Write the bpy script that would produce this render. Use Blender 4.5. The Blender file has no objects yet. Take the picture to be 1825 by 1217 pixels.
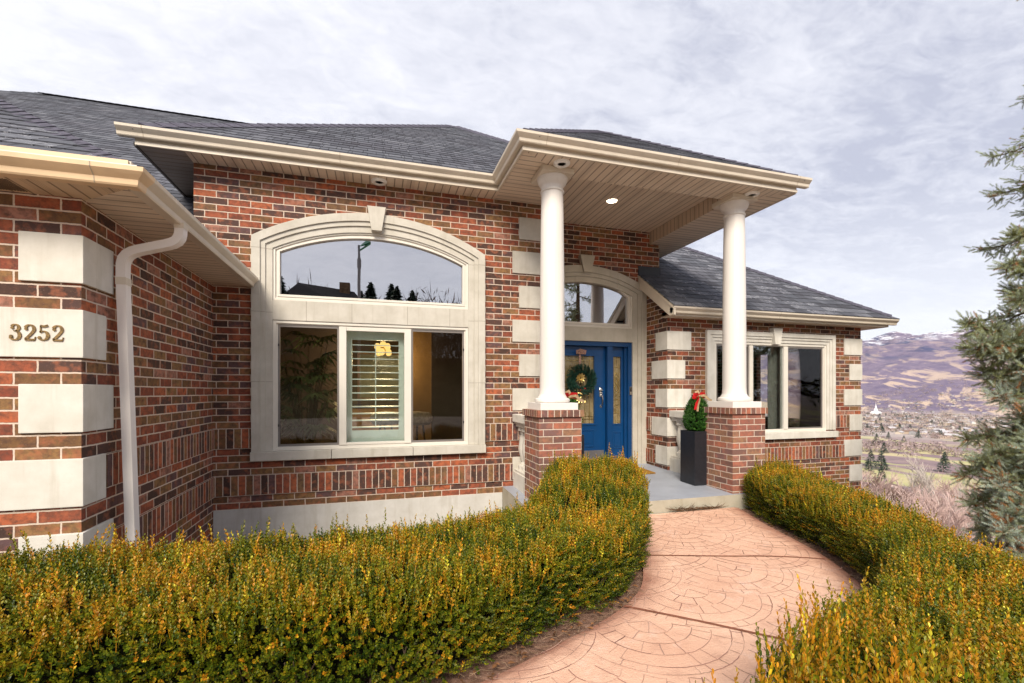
import bpy, bmesh, math, random
import numpy as np
from mathutils import Vector, Matrix
from mathutils.geometry import tessellate_polygon
from math import radians as R, sin, cos, pi, sqrt, atan2
random.seed(7); RG = np.random.default_rng(11)

# ------------------------------------------------------------------ camera, sky, sun, exposure
scene = bpy.context.scene
col = scene.collection
YAW = R(16.45)
cam_d = bpy.data.cameras.new("camera"); cam = bpy.data.objects.new("camera", cam_d); col.objects.link(cam)
cam.location = (0, 0, 0); cam.rotation_euler = (R(90), 0, -YAW)      # eye level is z = 0, the path lies 1.3 m below
cam_d.sensor_width = 36; cam_d.lens = 36*820/1825; cam_d.shift_y = (698-608.5)/1825
cam_d.clip_start = 0.05; cam_d.clip_end = 40000
scene.camera = cam

SUN_EL, SUN_AZ = R(40), R(205)            # azimuth from +Y towards +X
w = bpy.data.worlds.new("World"); scene.world = w; w.use_nodes = True
nt = w.node_tree; nt.nodes.clear(); N = nt.nodes.new; L = nt.links.new
def wmath(op, a, b=None, c=None):
    n = N('ShaderNodeMath'); n.operation = op
    for i, x in enumerate((a, b, c)):
        if x is None: continue
        if isinstance(x, (int, float)): n.inputs[i].default_value = x
        else: L(x, n.inputs[i])
    return n.outputs[0]
out = N('ShaderNodeOutputWorld'); bg = N('ShaderNodeBackground'); bg2 = N('ShaderNodeBackground'); mx = N('ShaderNodeMixShader')
sky = N('ShaderNodeTexSky'); sky.sky_type = 'NISHITA'; sky.sun_disc = False; sky.sun_elevation = SUN_EL; sky.sun_rotation = SUN_AZ
L(sky.outputs[0], bg.inputs[0]); bg.inputs[1].default_value = 0.12
tc = N('ShaderNodeTexCoord'); sp = N('ShaderNodeSeparateXYZ'); L(tc.outputs['Generated'], sp.inputs[0])
zz = wmath('ADD', wmath('MAXIMUM', sp.outputs[2], 0.0), 0.14)
cb = N('ShaderNodeCombineXYZ'); L(wmath('DIVIDE', sp.outputs[0], zz), cb.inputs[0]); L(wmath('DIVIDE', sp.outputs[1], zz), cb.inputs[1])
mp = N('ShaderNodeMapping'); L(cb.outputs[0], mp.inputs[0]); mp.inputs['Scale'].default_value = (1.0, 1.6, 1); mp.inputs['Rotation'].default_value = (0, 0, R(28))
def noise(vec, scale, det, rough=.55, dist=0.0):
    n = N('ShaderNodeTexNoise'); L(vec, n.inputs['Vector']); n.inputs['Scale'].default_value = scale; n.inputs['Detail'].default_value = det
    n.inputs['Roughness'].default_value = rough; n.inputs['Distortion'].default_value = dist; return n.outputs['Fac']
big = noise(mp.outputs[0], .75, 3, .5, .3); mid = noise(mp.outputs[0], 3.4, 7, .62, .8); fine = noise(mp.outputs[0], 12, 7, .66, .6)
s = wmath('ADD', wmath('MULTIPLY', big, .8), wmath('ADD', wmath('MULTIPLY', mid, .90), wmath('MULTIPLY', fine, .60)))
# the cloud layer is thinner and whiter towards the left (north-west), thicker towards the valley
s = wmath('SUBTRACT', wmath('SUBTRACT', s, .135), wmath('MULTIPLY', wmath('SUBTRACT', sp.outputs[0], .12), .40))
mr = N('ShaderNodeMapRange'); L(s, mr.inputs[0]); mr.inputs[1].default_value = .62; mr.inputs[2].default_value = 1.24
rp = N('ShaderNodeValToRGB'); L(mr.outputs[0], rp.inputs[0])
rp.color_ramp.elements[0].color = (.46, .475, .57, 1); rp.color_ramp.elements[1].color = (.80, .80, .85, 1)
e = rp.color_ramp.elements.new(.45); e.color = (.64, .65, .72, 1)
hz = N('ShaderNodeMapRange'); L(sp.outputs[2], hz.inputs[0]); hz.inputs[1].default_value = .06; hz.inputs[2].default_value = .34; hz.inputs[3].default_value = .95; hz.inputs[4].default_value = 0
mc = N('ShaderNodeMix'); mc.data_type = 'RGBA'; L(hz.outputs[0], mc.inputs[0]); L(rp.outputs[0], mc.inputs[6]); mc.inputs[7].default_value = (.82, .83, .88, 1)
L(mc.outputs[2], bg2.inputs[0]); bg2.inputs[1].default_value = 0.76
mx.inputs[0].default_value = .93; L(bg.outputs[0], mx.inputs[1]); L(bg2.outputs[0], mx.inputs[2]); L(mx.outputs[0], out.inputs[0])

sd = bpy.data.lights.new("sun", 'SUN'); sun = bpy.data.objects.new("sun", sd); col.objects.link(sun)
sd.energy = 3.0; sd.angle = R(24); sd.color = (1, .90, .76)
dv = Vector((sin(SUN_AZ)*cos(SUN_EL), cos(SUN_AZ)*cos(SUN_EL), sin(SUN_EL)))
sun.rotation_euler = dv.to_track_quat('Z', 'Y').to_euler()
scene.view_settings.view_transform = 'Standard'; scene.view_settings.look = 'None'; scene.view_settings.exposure = 0.80; scene.view_settings.gamma = 1
scene.cycles.transparent_max_bounces = 12; scene.cycles.max_bounces = 8; scene.cycles.sample_clamp_indirect = 6

# ------------------------------------------------------------------ helpers
def tag(o, label=None, cat=None, group=None, kind=None):
    if label: o['label'] = label
    if cat: o['category'] = cat
    if group: o['group'] = group
    if kind: o['kind'] = kind
    return o
def empty(name, loc, label=None, cat=None, group=None, rz=0):
    o = bpy.data.objects.new(name, None); col.objects.link(o); o.location = loc; o.rotation_euler = (0, 0, rz)
    o.empty_display_size = .1
    return tag(o, label, cat, group)
def copy_tree(o, parent=None):
    c = o.copy(); col.objects.link(c); c.parent = parent
    for ch in list(o.children): copy_tree(ch, c)
    return c

class MB:
    """collects faces; .build links them as one mesh object"""
    def __init__(s): s.v = []; s.f = []; s.uv = []; s.m = []
    def add(s, vs, fs, uvs=None, m=0):
        b = len(s.v); s.v += [tuple(p) for p in vs]
        for i, f in enumerate(fs):
            s.f.append([b+k for k in f]); s.uv.append(uvs[i] if uvs else None); s.m.append(m)
        return s
    def box(s, x0, x1, y0, y1, z0, z1, m=0):
        vs = [(x, y, z) for x in (x0, x1) for y in (y0, y1) for z in (z0, z1)]
        return s.add(vs, [(0, 1, 3, 2), (4, 6, 7, 5), (0, 4, 5, 1), (2, 3, 7, 6), (0, 2, 6, 4), (1, 5, 7, 3)], m=m)
    def lathe(s, prof, seg=32, c=(0, 0, 0), m=0):
        vs = []; fs = []
        for r, z in prof:
            for i in range(seg):
                a = 2*pi*i/seg; vs.append((c[0]+r*cos(a), c[1]+r*sin(a), c[2]+z))
        n = len(prof)
        for j in range(n-1):
            for i in range(seg):
                k = (i+1) % seg; fs.append((j*seg+i, j*seg+k, (j+1)*seg+k, (j+1)*seg+i))
        fs.append(tuple(range(seg))[::-1]); fs.append(tuple((n-1)*seg+i for i in range(seg)))
        return s.add(vs, fs, m=m)
    def tube(s, pts, r, seg=8, m=0, flat=1.0):
        pts = [Vector(p) for p in pts]; rs = r if isinstance(r, (list, tuple)) else [r]*len(pts)
        vs = []; fs = []; up = Vector((0, 0, 1))
        pu = None
        for i, p in enumerate(pts):
            d = (pts[min(i+1, len(pts)-1)]-pts[max(i-1, 0)]).normalized()
            if pu is None:
                pu = d.cross(up); 
                if pu.length < .05: pu = d.cross(Vector((0, 1, 0)))
            pu = (pu - d*pu.dot(d)).normalized(); pw = d.cross(pu)
            for k in range(seg):
                a = 2*pi*(k+.5)/seg; vs.append(p+pu*cos(a)*rs[i]+pw*sin(a)*rs[i]*flat)
        for i in range(len(pts)-1):
            for k in range(seg):
                q = (k+1) % seg; fs.append((i*seg+k, i*seg+q, (i+1)*seg+q, (i+1)*seg+k))
        fs.append(tuple(range(seg))); fs.append(tuple((len(pts)-1)*seg+k for k in range(seg)))
        return s.add(vs, fs, m=m)
    def sweep(s, path, prof, m=0):
        """profile (outward, z) along an open xy path, outward is to the right of the travel direction"""
        P = [Vector((p[0], p[1])) for p in path]; zs = [p[2] if len(p) > 2 else 0 for p in path]
        nrm = []
        for i in range(len(P)-1):
            d = (P[i+1]-P[i]).normalized(); nrm.append(Vector((d.y, -d.x)))
        vs = []
        for i, p in enumerate(P):
            if i == 0: n = nrm[0]
            elif i == len(P)-1: n = nrm[-1]
            else:
                n = (nrm[i-1]+nrm[i]).normalized(); n = n/max(.2, n.dot(nrm[i]))
            for d, z in prof: vs.append((p.x+n.x*d, p.y+n.y*d, zs[i]+z))
        k = len(prof); fs = []
        for i in range(len(P)-1):
            for j in range(k):
                q = (j+1) % k; fs.append((i*k+j, i*k+q, (i+1)*k+q, (i+1)*k+j))
        fs.append(tuple(range(k))); fs.append(tuple((len(P)-1)*k+j for j in range(k)))
        return s.add(vs, fs, m=m)
    def panel(s, P, outer, holes=(), thick=.1, m=0):
        """flat panel with holes; P(a,b,d) maps plane coordinates and depth to 3-D"""
        loops = [list(outer)]+[list(h) for h in holes]
        flat = [Vector((a, b, 0)) for lp in loops for a, b in lp]
        tris = tessellate_polygon([[Vector((a, b, 0)) for a, b in lp] for lp in loops])
        n = len(flat); vs = [P(p.x, p.y, 0) for p in flat]+[P(p.x, p.y, thick) for p in flat]
        fs = [tuple(t) for t in tris]+[tuple(n+i for i in reversed(t)) for t in tris]
        o = 0
        for lp in loops:
            k = len(lp)
            for i in range(k):
                j = (i+1) % k; fs.append((o+i, o+j, n+o+j, n+o+i))
            o += k
        return s.add(vs, fs, m=m)
    def ring(s, P, a, b, d0, d1, m=0, closed=True):
        """frame between two outlines with the same number of points"""
        k = len(a); vs = [P(x, z, d0) for x, z in a]+[P(x, z, d0) for x, z in b]+[P(x, z, d1) for x, z in a]+[P(x, z, d1) for x, z in b]
        fs = []
        for i in range(k if closed else k-1):
            j = (i+1) % k
            fs += [(i, j, k+j, k+i), (2*k+i, 3*k+i, 3*k+j, 2*k+j), (i, 2*k+i, 2*k+j, j), (k+i, k+j, 3*k+j, 3*k+i)]
        if not closed: fs += [(0, k, 3*k, 2*k), (k-1, 3*k-1, 4*k-1, 2*k-1)]
        return s.add(vs, fs, m=m)
    def build(s, name, mat, parent=None, bevel=0, smooth=None, label=None, origin=None):
        me = bpy.data.meshes.new(name); me.from_pydata(s.v, [], s.f); me.validate(verbose=False)
        mats = mat if isinstance(mat, (list, tuple)) else [mat]
        for q in mats: me.materials.append(q)
        hasuv = any(u is not None for u in s.uv)
        if len(me.polygons) == len(s.m): me.polygons.foreach_set('material_index', s.m)
        ok = len(me.polygons) == len(s.uv)
        if not hasuv:
            bm = bmesh.new(); bm.from_mesh(me)
            if bevel:
                bmesh.ops.remove_doubles(bm, verts=bm.verts, dist=1e-5)
            bmesh.ops.recalc_face_normals(bm, faces=bm.faces)
            if bevel:
                es = [e for e in bm.edges if len(e.link_faces) == 2 and e.calc_face_angle(0) > .5]
                bmesh.ops.bevel(bm, geom=es, offset=bevel, segments=2, profile=.7, affect='EDGES', clamp_overlap=True)
            bm.to_mesh(me); bm.free()
        ul = me.uv_layers.new(name='uv')
        co = me.vertices
        for pi_, p in enumerate(me.polygons):
            cu = s.uv[pi_] if (hasuv and ok) else None
            n = p.normal
            if cu is None:
                if abs(n.z) > .85:
                    for li in p.loop_indices:
                        q = co[me.loops[li].vertex_index].co; ul.data[li].uv = (q.x, q.y)
                else:
                    l = sqrt(n.x*n.x+n.y*n.y); tx, ty = -n.y/l, n.x/l
                    if abs(tx) > .999: tx, ty = 1, 0
                    if abs(ty) > .999: tx, ty = 0, 1
                    for li in p.loop_indices:
                        q = co[me.loops[li].vertex_index].co; ul.data[li].uv = (q.x*tx+q.y*ty, q.z)
            else:
                for k, li in enumerate(p.loop_indices): ul.data[li].uv = cu[k]
        if smooth is not None:
            me.polygons.foreach_set('use_smooth', [True]*len(me.polygons)); me.set_sharp_from_angle(angle=R(smooth))
        o = bpy.data.objects.new(name, me); col.objects.link(o)
        if origin is not None:
            me.transform(Matrix.Translation(-Vector(origin))); o.location = origin
        if parent is not None:
            o.parent = parent; pl = Vector(parent.location); pp = parent.parent
            while pp is not None: pl += Vector(pp.location); pp = pp.parent
            if origin is None: me.transform(Matrix.Translation(-pl))
            else: o.location = Vector(origin)-pl
        if label: o['label'] = label
        return o

def raw_mesh(name, V, F, mat, parent=None, attrs=None, loc=(0, 0, 0)):
    """V (n,3), F (m,k) numpy -> object; attrs {name: per-vertex float}"""
    me = bpy.data.meshes.new(name); k = F.shape[1]
    me.vertices.add(len(V)); me.vertices.foreach_set('co', np.ascontiguousarray(V, dtype=np.float32).ravel())
    me.loops.add(F.size); me.loops.foreach_set('vertex_index', np.ascontiguousarray(F, dtype=np.int32).ravel())
    me.polygons.add(len(F)); me.polygons.foreach_set('loop_start', np.arange(0, F.size, k, dtype=np.int32))
    me.update(calc_edges=True)
    for a, d in (attrs or {}).items():
        at = me.attributes.new(a, 'FLOAT', 'POINT'); at.data.foreach_set('value', np.ascontiguousarray(d, dtype=np.float32))
    for q in (mat if isinstance(mat, (list, tuple)) else [mat]): me.materials.append(q)
    o = bpy.data.objects.new(name, me); col.objects.link(o); o.location = loc
    if parent is not None: o.parent = parent
    return o

# ------------------------------------------------------------------ materials
class Mat:
    def __init__(s, name):
        s.m = bpy.data.materials.new(name); s.m.use_nodes = True; s.t = s.m.node_tree; s.t.nodes.clear()
        s.out = s.n('ShaderNodeOutputMaterial')
    def n(s, t, **k):
        x = s.t.nodes.new(t)
        for a, b in k.items(): setattr(x, a, b)
        return x
    def l(s, a, b): s.t.links.new(a, b)
    def set(s, inp, v):
        if hasattr(v, 'is_output') or isinstance(v, bpy.types.NodeSocket): s.l(v, inp)
        else: inp.default_value = v
    def math(s, op, a, b=0.0, c=None, clamp=False):
        x = s.n('ShaderNodeMath', operation=op, use_clamp=clamp); s.set(x.inputs[0], a); s.set(x.inputs[1], b)
        if c is not None: s.set(x.inputs[2], c)
        return x.outputs[0]
    def mix(s, f, a, b, mode='MIX'):
        x = s.n('ShaderNodeMix', data_type='RGBA', blend_type=mode); s.set(x.inputs[0], f); s.set(x.inputs[6], a); s.set(x.inputs[7], b); return x.outputs[2]
    def rng(s, v, a, b, c=0.0, d=1.0):
        x = s.n('ShaderNodeMapRange'); s.set(x.inputs[0], v); x.inputs[1].default_value = a; x.inputs[2].default_value = b; x.inputs[3].default_value = c; x.inputs[4].default_value = d; return x.outputs[0]
    def ramp(s, f, stops, interp='LINEAR'):
        x = s.n('ShaderNodeValToRGB'); s.l(f, x.inputs[0]); r = x.color_ramp; r.interpolation = interp
        while len(r.elements) > 1: r.elements.remove(r.elements[-1])
        r.elements[0].position = stops[0][0]; r.elements[0].color = (*stops[0][1], 1)
        for p, c in stops[1:]: r.elements.new(p).color = (*c, 1)
        return x.outputs[0]
    def coord(s, which='Object'):
        x = s.n('ShaderNodeTexCoord'); return x.outputs[which]
    def pos(s): return s.n('ShaderNodeNewGeometry').outputs['Position']
    def noise(s, vec, scale, det=4, rough=.55, dist=0.0, out='Fac'):
        x = s.n('ShaderNodeTexNoise'); s.l(vec, x.inputs['Vector']); x.inputs['Scale'].default_value = scale; x.inputs['Detail'].default_value = det
        x.inputs['Roughness'].default_value = rough; x.inputs['Distortion'].default_value = dist; return x.outputs[out]
    def mapv(s, vec, sc=(1, 1, 1), loc=(0, 0, 0), rot=(0, 0, 0)):
        x = s.n('ShaderNodeMapping'); s.l(vec, x.inputs[0]); x.inputs['Scale'].default_value = sc; x.inputs['Location'].default_value = loc; x.inputs['Rotation'].default_value = rot; return x.outputs[0]
    def bump(s, h, st=.5, dist=.01, prev=None):
        x = s.n('ShaderNodeBump'); s.set(x.inputs['Height'], h); x.inputs['Strength'].default_value = st; x.inputs['Distance'].default_value = dist
        if prev is not None: s.l(prev, x.inputs['Normal'])
        return x.outputs[0]
    def prin(s, color, rough=.6, spec=.5, metal=0.0, normal=None, **k):
        p = s.n('ShaderNodeBsdfPrincipled'); s.set(p.inputs['Base Color'], color if not isinstance(color, tuple) or len(color) == 4 else (*color, 1))
        s.set(p.inputs['Roughness'], rough); s.set(p.inputs['Specular IOR Level'], spec); s.set(p.inputs['Metallic'], metal)
        if normal is not None: s.l(normal, p.inputs['Normal'])
        for a, b in k.items(): s.set(p.inputs[a], b)
        return p
    def done(s, sh):
        s.l(sh.outputs[0] if hasattr(sh, 'outputs') else sh, s.out.inputs[0]); return s.m
def C(r, g, b): return (r, g, b, 1)

CH = .0677; ZL = .035            # brick course height and course datum
BRK = [(0, (.060, .034, .028)), (.12, (.085, .048, .042)), (.23, (.24, .062, .036)), (.35, (.18, .095, .042)), (.47, (.32, .088, .046)), (.59, (.27, .150, .062)), (.71, (.125, .072, .075)), (.80, (.44, .120, .052)), (.89, (.38, .18, .13)), (.95, (.20, .115, .060))]
def brick_mat(name, soldier=False, off=0.0, phase=0.0, lighten=0.0):
    M = Mat(name); uv = M.coord('UV')
    dist = M.noise(uv, 30, 2, out='Color')
    a = M.n('ShaderNodeVectorMath', operation='SCALE'); s0 = M.n('ShaderNodeVectorMath', operation='SUBTRACT'); M.l(dist, s0.inputs[0]); s0.inputs[1].default_value = (.5, .5, .5)
    M.l(s0.outputs[0], a.inputs[0]); a.inputs['Scale'].default_value = .006
    ad = M.n('ShaderNodeVectorMath', operation='ADD'); M.l(uv, ad.inputs[0]); M.l(a.outputs[0], ad.inputs[1]); vec = ad.outputs[0]
    if soldier:
        sp_ = M.n('ShaderNodeSeparateXYZ'); M.l(vec, sp_.inputs[0]); c_ = M.n('ShaderNodeCombineXYZ')
        M.l(M.math('SUBTRACT', sp_.outputs[1], off - 4*.2031), c_.inputs[0]); M.l(M.math('ADD', sp_.outputs[0], CH*400+phase), c_.inputs[1]); vec = c_.outputs[0]
    else: vec = M.mapv(vec, loc=(.2032*50+phase, CH*200-ZL, 0))
    b = M.n('ShaderNodeTexBrick'); M.l(vec, b.inputs['Vector']); b.offset = 0.0 if soldier else .5; b.offset_frequency = 2; b.squash = 1
    b.inputs['Color1'].default_value = (0, 0, 0, 1); b.inputs['Color2'].default_value = (1, 1, 1, 1); b.inputs['Mortar'].default_value = (.5, .5, .5, 1)
    b.inputs['Scale'].default_value = 1; b.inputs['Mortar Size'].default_value = .0052; b.inputs['Mortar Smooth'].default_value = .25; b.inputs['Bias'].default_value = 0
    b.inputs['Brick Width'].default_value = .2032; b.inputs['Row Height'].default_value = CH
    base = M.ramp(b.outputs['Color'], BRK, 'CONSTANT')
    n1 = M.noise(uv, 22, 5, .65); n2 = M.noise(uv, 90, 4, .7); n3 = M.noise(uv, 7, 3)
    c1 = M.mix(M.rng(n1, .40, .66, 0, .85), base, C(.085, .046, .034))
    c2 = M.mix(M.rng(M.noise(uv, 13, 4, .6), .50, .66, 0, .55), c1, C(.42, .14, .07))
    c3 = M.mix(M.rng(n2, .60, .74, 0, .50), c2, C(.34, .22, .16))
    c3 = M.mix(M.rng(n2, .24, .38, .6, 0), c3, C(.03, .02, .02))
    if lighten: c3 = M.mix(lighten, c3, C(.42, .22, .18))
    mort = M.mix(M.rng(M.noise(uv, 140, 3), .3, .7), C(.70, .57, .47), C(.54, .44, .36))
    mort = M.mix(M.rng(M.noise(M.pos(), 1.3, 3), .45, .75, 0, .35), mort, C(.36, .27, .22))
    cc = M.mix(b.outputs['Fac'], c3, mort)
    h = M.math('SUBTRACT', M.math('ADD', M.math('MULTIPLY', n2, .25), M.math('MULTIPLY', n1, .3)), M.math('MULTIPLY', b.outputs['Fac'], 1.0))
    return M.done(M.prin(cc, .85, .25, normal=M.bump(h, .8, .007)))
def plain(name, c, rough=.5, spec=.5, metal=0.0, var=.08, scale=6, bs=.0, bscale=80, **k):
    M = Mat(name); p = M.pos(); n = M.noise(p, scale, 5, .6)
    d = tuple(max(0, x*(1-var*2.2)) for x in c)
    cc = M.mix(M.rng(n, .35, .7), C(*c), C(*d))
    nm = M.bump(M.noise(p, bscale, 3, .6), bs, .004) if bs else None
    return M.done(M.prin(cc, rough, spec, metal, normal=nm, **k))
def stone_mat(name, c=(.58, .55, .49)):
    M = Mat(name); p = M.pos()
    n = M.noise(p, 5, 6, .62); n2 = M.noise(p, 160, 3, .7); st = M.noise(M.mapv(p, (14, 14, 1.2)), 1.0, 4, .6)
    cc = M.mix(M.rng(n, .35, .72), C(*c), C(c[0]*.80, c[1]*.79, c[2]*.76))
    cc = M.mix(M.rng(st, .54, .80, 0, .55), cc, C(c[0]*.62, c[1]*.58, c[2]*.50))
    cc = M.mix(M.rng(n2, .66, .78, 0, .5), cc, C(c[0]*.55, c[1]*.52, c[2]*.48))
    return M.done(M.prin(cc, .9, .2, normal=M.bump(n2, .35, .002)))
def soffit_mat(name, axis=0, c=(.72, .61, .49)):
    """beaded vinyl: grooves every 76 mm, measured along x (axis 0) or y (axis 1)"""
    M = Mat(name); sp_ = M.n('ShaderNodeSeparateXYZ'); M.l(M.pos(), sp_.inputs[0])
    t = M.math('FRACT', M.math('DIVIDE', M.math('ADD', sp_.outputs[axis], 40.0), .0847))
    g = M.rng(M.math('ABSOLUTE', M.math('SUBTRACT', t, .5)), .02, .10, 1, 0)
    t4 = M.math('FRACT', M.math('DIVIDE', M.math('ADD', sp_.outputs[axis], 40.0), .3388))
    vent = M.math('LESS_THAN', t4, .25)
    t2 = M.math('FRACT', M.math('DIVIDE', sp_.outputs[axis], .0125)); g2 = M.math('MULTIPLY', M.rng(M.math('ABSOLUTE', M.math('SUBTRACT', t2, .5)), 0, .3, 1, 0), vent)
    gg = M.math('MAXIMUM', g, M.math('MULTIPLY', g2, .5))
    cc = M.mix(M.math('MULTIPLY', gg, .75), C(*c), C(.12, .08, .055))
    cc = M.mix(M.rng(M.noise(M.pos(), 3, 3), .4, .7, 0, .12), cc, C(.40, .32, .25))
    return M.done(M.prin(cc, .55, .35, normal=M.bump(M.math('SUBTRACT', 1.0, gg), .6, .006)))
def shingle_mat(name, snow=0.0):
    M = Mat(name); uv = M.coord('UV')
    def br(wd, off, ph):
        b = M.n('ShaderNodeTexBrick'); M.l(M.mapv(uv, loc=(30+ph, .143*100, 0)), b.inputs['Vector']); b.offset = off; b.offset_frequency = 2; b.squash = .7; b.squash_frequency = 3
        b.inputs['Color1'].default_value = (0, 0, 0, 1); b.inputs['Color2'].default_value = (1, 1, 1, 1); b.inputs['Mortar'].default_value = (0, 0, 0, 1)
        b.inputs['Scale'].default_value = 1; b.inputs['Mortar Size'].default_value = .004; b.inputs['Mortar Smooth'].default_value = .3
        b.inputs['Brick Width'].default_value = wd; b.inputs['Row Height'].default_value = .143; return b
    a = br(.31, .37, 0.0); b = br(.19, .61, .11)
    v = M.math('MULTIPLY', M.math('ADD', a.outputs['Color'], b.outputs['Color']), .5)
    base = M.ramp(v, [(0, (.038, .038, .046)), (.35, (.070, .075, .092)), (.6, (.098, .104, .125)), (1, (.145, .152, .175))])
    gr = M.noise(M.pos(), 260, 3, .7); n = M.noise(M.pos(), 1.5, 4)
    cc = M.mix(M.rng(gr, .58, .75, 0, .55), base, C(.20, .19, .21))
    cc = M.mix(M.rng(n, .4, .7, 0, .35), cc, C(.08, .075, .095))
    cc = M.mix(M.math('MULTIPLY', M.math('MAXIMUM', a.outputs['Fac'], b.outputs['Fac']), .85), cc, C(.012, .012, .016))
    # granule-worn, frosted tabs: light flecks that follow single tabs
    tab = M.math('GREATER_THAN', a.outputs['Color'], .55)
    fl = M.rng(M.noise(M.mapv(uv, (1, 3.2, 1)), 13, 6, .8), .62-.06*snow, .68-.05*snow, 0, 1)
    zone = M.rng(M.noise(uv, .9, 3), .42-.1*snow, .6-.1*snow, 0, 1)
    f = M.math('MULTIPLY', M.math('MULTIPLY', fl, zone), M.math('MULTIPLY', tab, .30+.40*snow))
    cc = M.mix(f, cc, C(.70, .70, .76))
    return M.done(M.prin(cc, .9, .25, normal=M.bump(gr, .4, .002)))
def glass_mat(name, tint=(.75, .8, .78), refl=.12, gc=(.92, .94, 1)):
    M = Mat(name); tr = M.n('ShaderNodeBsdfTransparent'); tr.inputs[0].default_value = (*tint, 1)
    gl = M.n('ShaderNodeBsdfGlossy'); gl.inputs['Roughness'].default_value = .004; gl.inputs['Color'].default_value = (*gc, 1)
    M.l(M.bump(M.noise(M.pos(), 1.2, 1), .02, .05), gl.inputs['Normal'])
    lw = M.n('ShaderNodeLayerWeight'); lw.inputs['Blend'].default_value = .25
    f = M.math('ADD', M.math('MULTIPLY', lw.outputs['Fresnel'], 1-refl), refl, clamp=True)
    mx_ = M.n('ShaderNodeMixShader'); M.l(f, mx_.inputs[0]); M.l(tr.outputs[0], mx_.inputs[1]); M.l(gl.outputs[0], mx_.inputs[2])
    return M.done(mx_)
def emit(name, c, st):
    M = Mat(name); e = M.n('ShaderNodeEmission'); e.inputs[0].default_value = (*c, 1); e.inputs[1].default_value = st; return M.done(e)
def leaf_mat(name, stops, rough=.5, trans=.25):
    """leaf colour follows a per-leaf random number stored on the mesh"""
    M = Mat(name); a = M.n('ShaderNodeAttribute', attribute_name='hue'); b = M.n('ShaderNodeAttribute', attribute_name='val')
    cc = M.ramp(a.outputs['Fac'], stops)
    hs = M.n('ShaderNodeHueSaturation'); M.l(cc, hs.inputs['Color']); M.l(M.rng(b.outputs['Fac'], 0, 1, .65, 1.35), hs.inputs['Value'])
    p = M.prin(hs.outputs[0], rough, .35)
    tl = M.n('ShaderNodeBsdfTranslucent'); M.l(hs.outputs[0], tl.inputs[0])
    mx_ = M.n('ShaderNodeMixShader'); mx_.inputs[0].default_value = trans; M.l(p.outputs[0], mx_.inputs[1]); M.l(tl.outputs[0], mx_.inputs[2])
    return M.done(mx_)

brick = brick_mat('brick'); brick_s1 = brick_mat('brick_soldier_upper', True, ZL-9*CH, .013); brick_s2 = brick_mat('brick_soldier_lower', True, ZL-16*CH, .041)
brick_g = brick_mat('brick_garage', phase=.117); brick_p = brick_mat('brick_pier', phase=.06, lighten=.28)
brick_cap = brick_mat('brick_rowlock', True, -.249-.0677, .02, .22)
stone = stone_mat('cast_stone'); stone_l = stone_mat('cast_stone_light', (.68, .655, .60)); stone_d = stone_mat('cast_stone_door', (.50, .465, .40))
concrete = stone_mat('concrete', (.60, .59, .56)); slab_side = stone_mat('slab_concrete', (.44, .41, .33))
porch_paint = plain('porch_paint', (.34, .37, .43), .45, .5, var=.10, scale=3, bs=.15)
M = Mat('white_paint'); P_ = M.pos(); st_ = M.noise(M.mapv(P_, (26, 26, .9)), 1.0, 5, .6)
c_ = M.mix(M.rng(st_, .52, .78, 0, .30), C(.74, .705, .665), C(.50, .45, .39)); c_ = M.mix(M.rng(M.noise(P_, 60, 4, .7), .62, .72, 0, .35), c_, C(.48, .43, .37)); c_ = M.mix(M.rng(M.noise(P_, 2.2, 4), .4, .7, 0, .12), c_, C(.62, .58, .54))
white = M.done(M.prin(c_, M.rng(st_, .3, .7, .36, .55), .45, normal=M.bump(M.noise(P_, 45, 3), .06, .003)))
vinyl = plain('white_vinyl', (.70, .66, .59), .4, .5, var=.03)
trim = plain('beige_aluminium', (.66, .585, .48), .38, .5, var=.05, scale=5)
trim_warm_lit = plain('aluminium_warm_light', (.76, .56, .35), .40, .5, var=.08, scale=4)  # trim metal with a warm light cast painted into its colour
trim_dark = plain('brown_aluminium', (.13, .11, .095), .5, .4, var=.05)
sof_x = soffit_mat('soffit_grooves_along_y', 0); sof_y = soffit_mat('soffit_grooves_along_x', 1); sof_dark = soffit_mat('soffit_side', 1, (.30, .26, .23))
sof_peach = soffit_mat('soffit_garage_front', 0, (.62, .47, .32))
shing = shingle_mat('shingles', .25); shing_snow = shingle_mat('shingles_frosted', 1.0); shing_cap = plain('ridge_cap_shingle', (.11, .105, .14), .92, .2, var=.25, scale=30, bs=.6, bscale=250)
flashing = plain('dark_flashing', (.02, .022, .03), .5, .5)
glass_arch = glass_mat('glass_arch', (.35, .35, .36), .60, gc=(.80, .80, .83)); glass = glass_mat('glass_clear', (.90, .93, .91), .06); glass_scr = glass_mat('glass_screened', (.78, .74, .69), .035, gc=(.6, .6, .62))
M = Mat('textured_glass'); P_ = M.pos(); v_ = M.n('ShaderNodeTexVoronoi'); v_.inputs['Scale'].default_value = 26; M.l(M.mapv(P_, (1, 1, .55)), v_.inputs['Vector'])
c_ = M.mix(M.rng(M.noise(P_, 9, 5, .7), .35, .65), C(.20, .145, .06), C(.46, .37, .21)); c_ = M.mix(M.rng(M.noise(P_, 2.2, 3), .45, .7, 0, .6), c_, C(.12, .10, .06))
gd_ = M.prin(c_, .18, .9, normal=M.bump(v_.outputs['Distance'], .35, .01)); tr_ = M.n('ShaderNodeBsdfTransparent'); mx_ = M.n('ShaderNodeMixShader'); mx_.inputs[0].default_value = .72; M.l(tr_.outputs[0], mx_.inputs[1]); M.l(gd_.outputs[0], mx_.inputs[2]); glass_door = M.done(mx_)
blue = plain('blue_paint', (.002, .050, .17), .32, .5, var=.06, scale=8)
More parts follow.
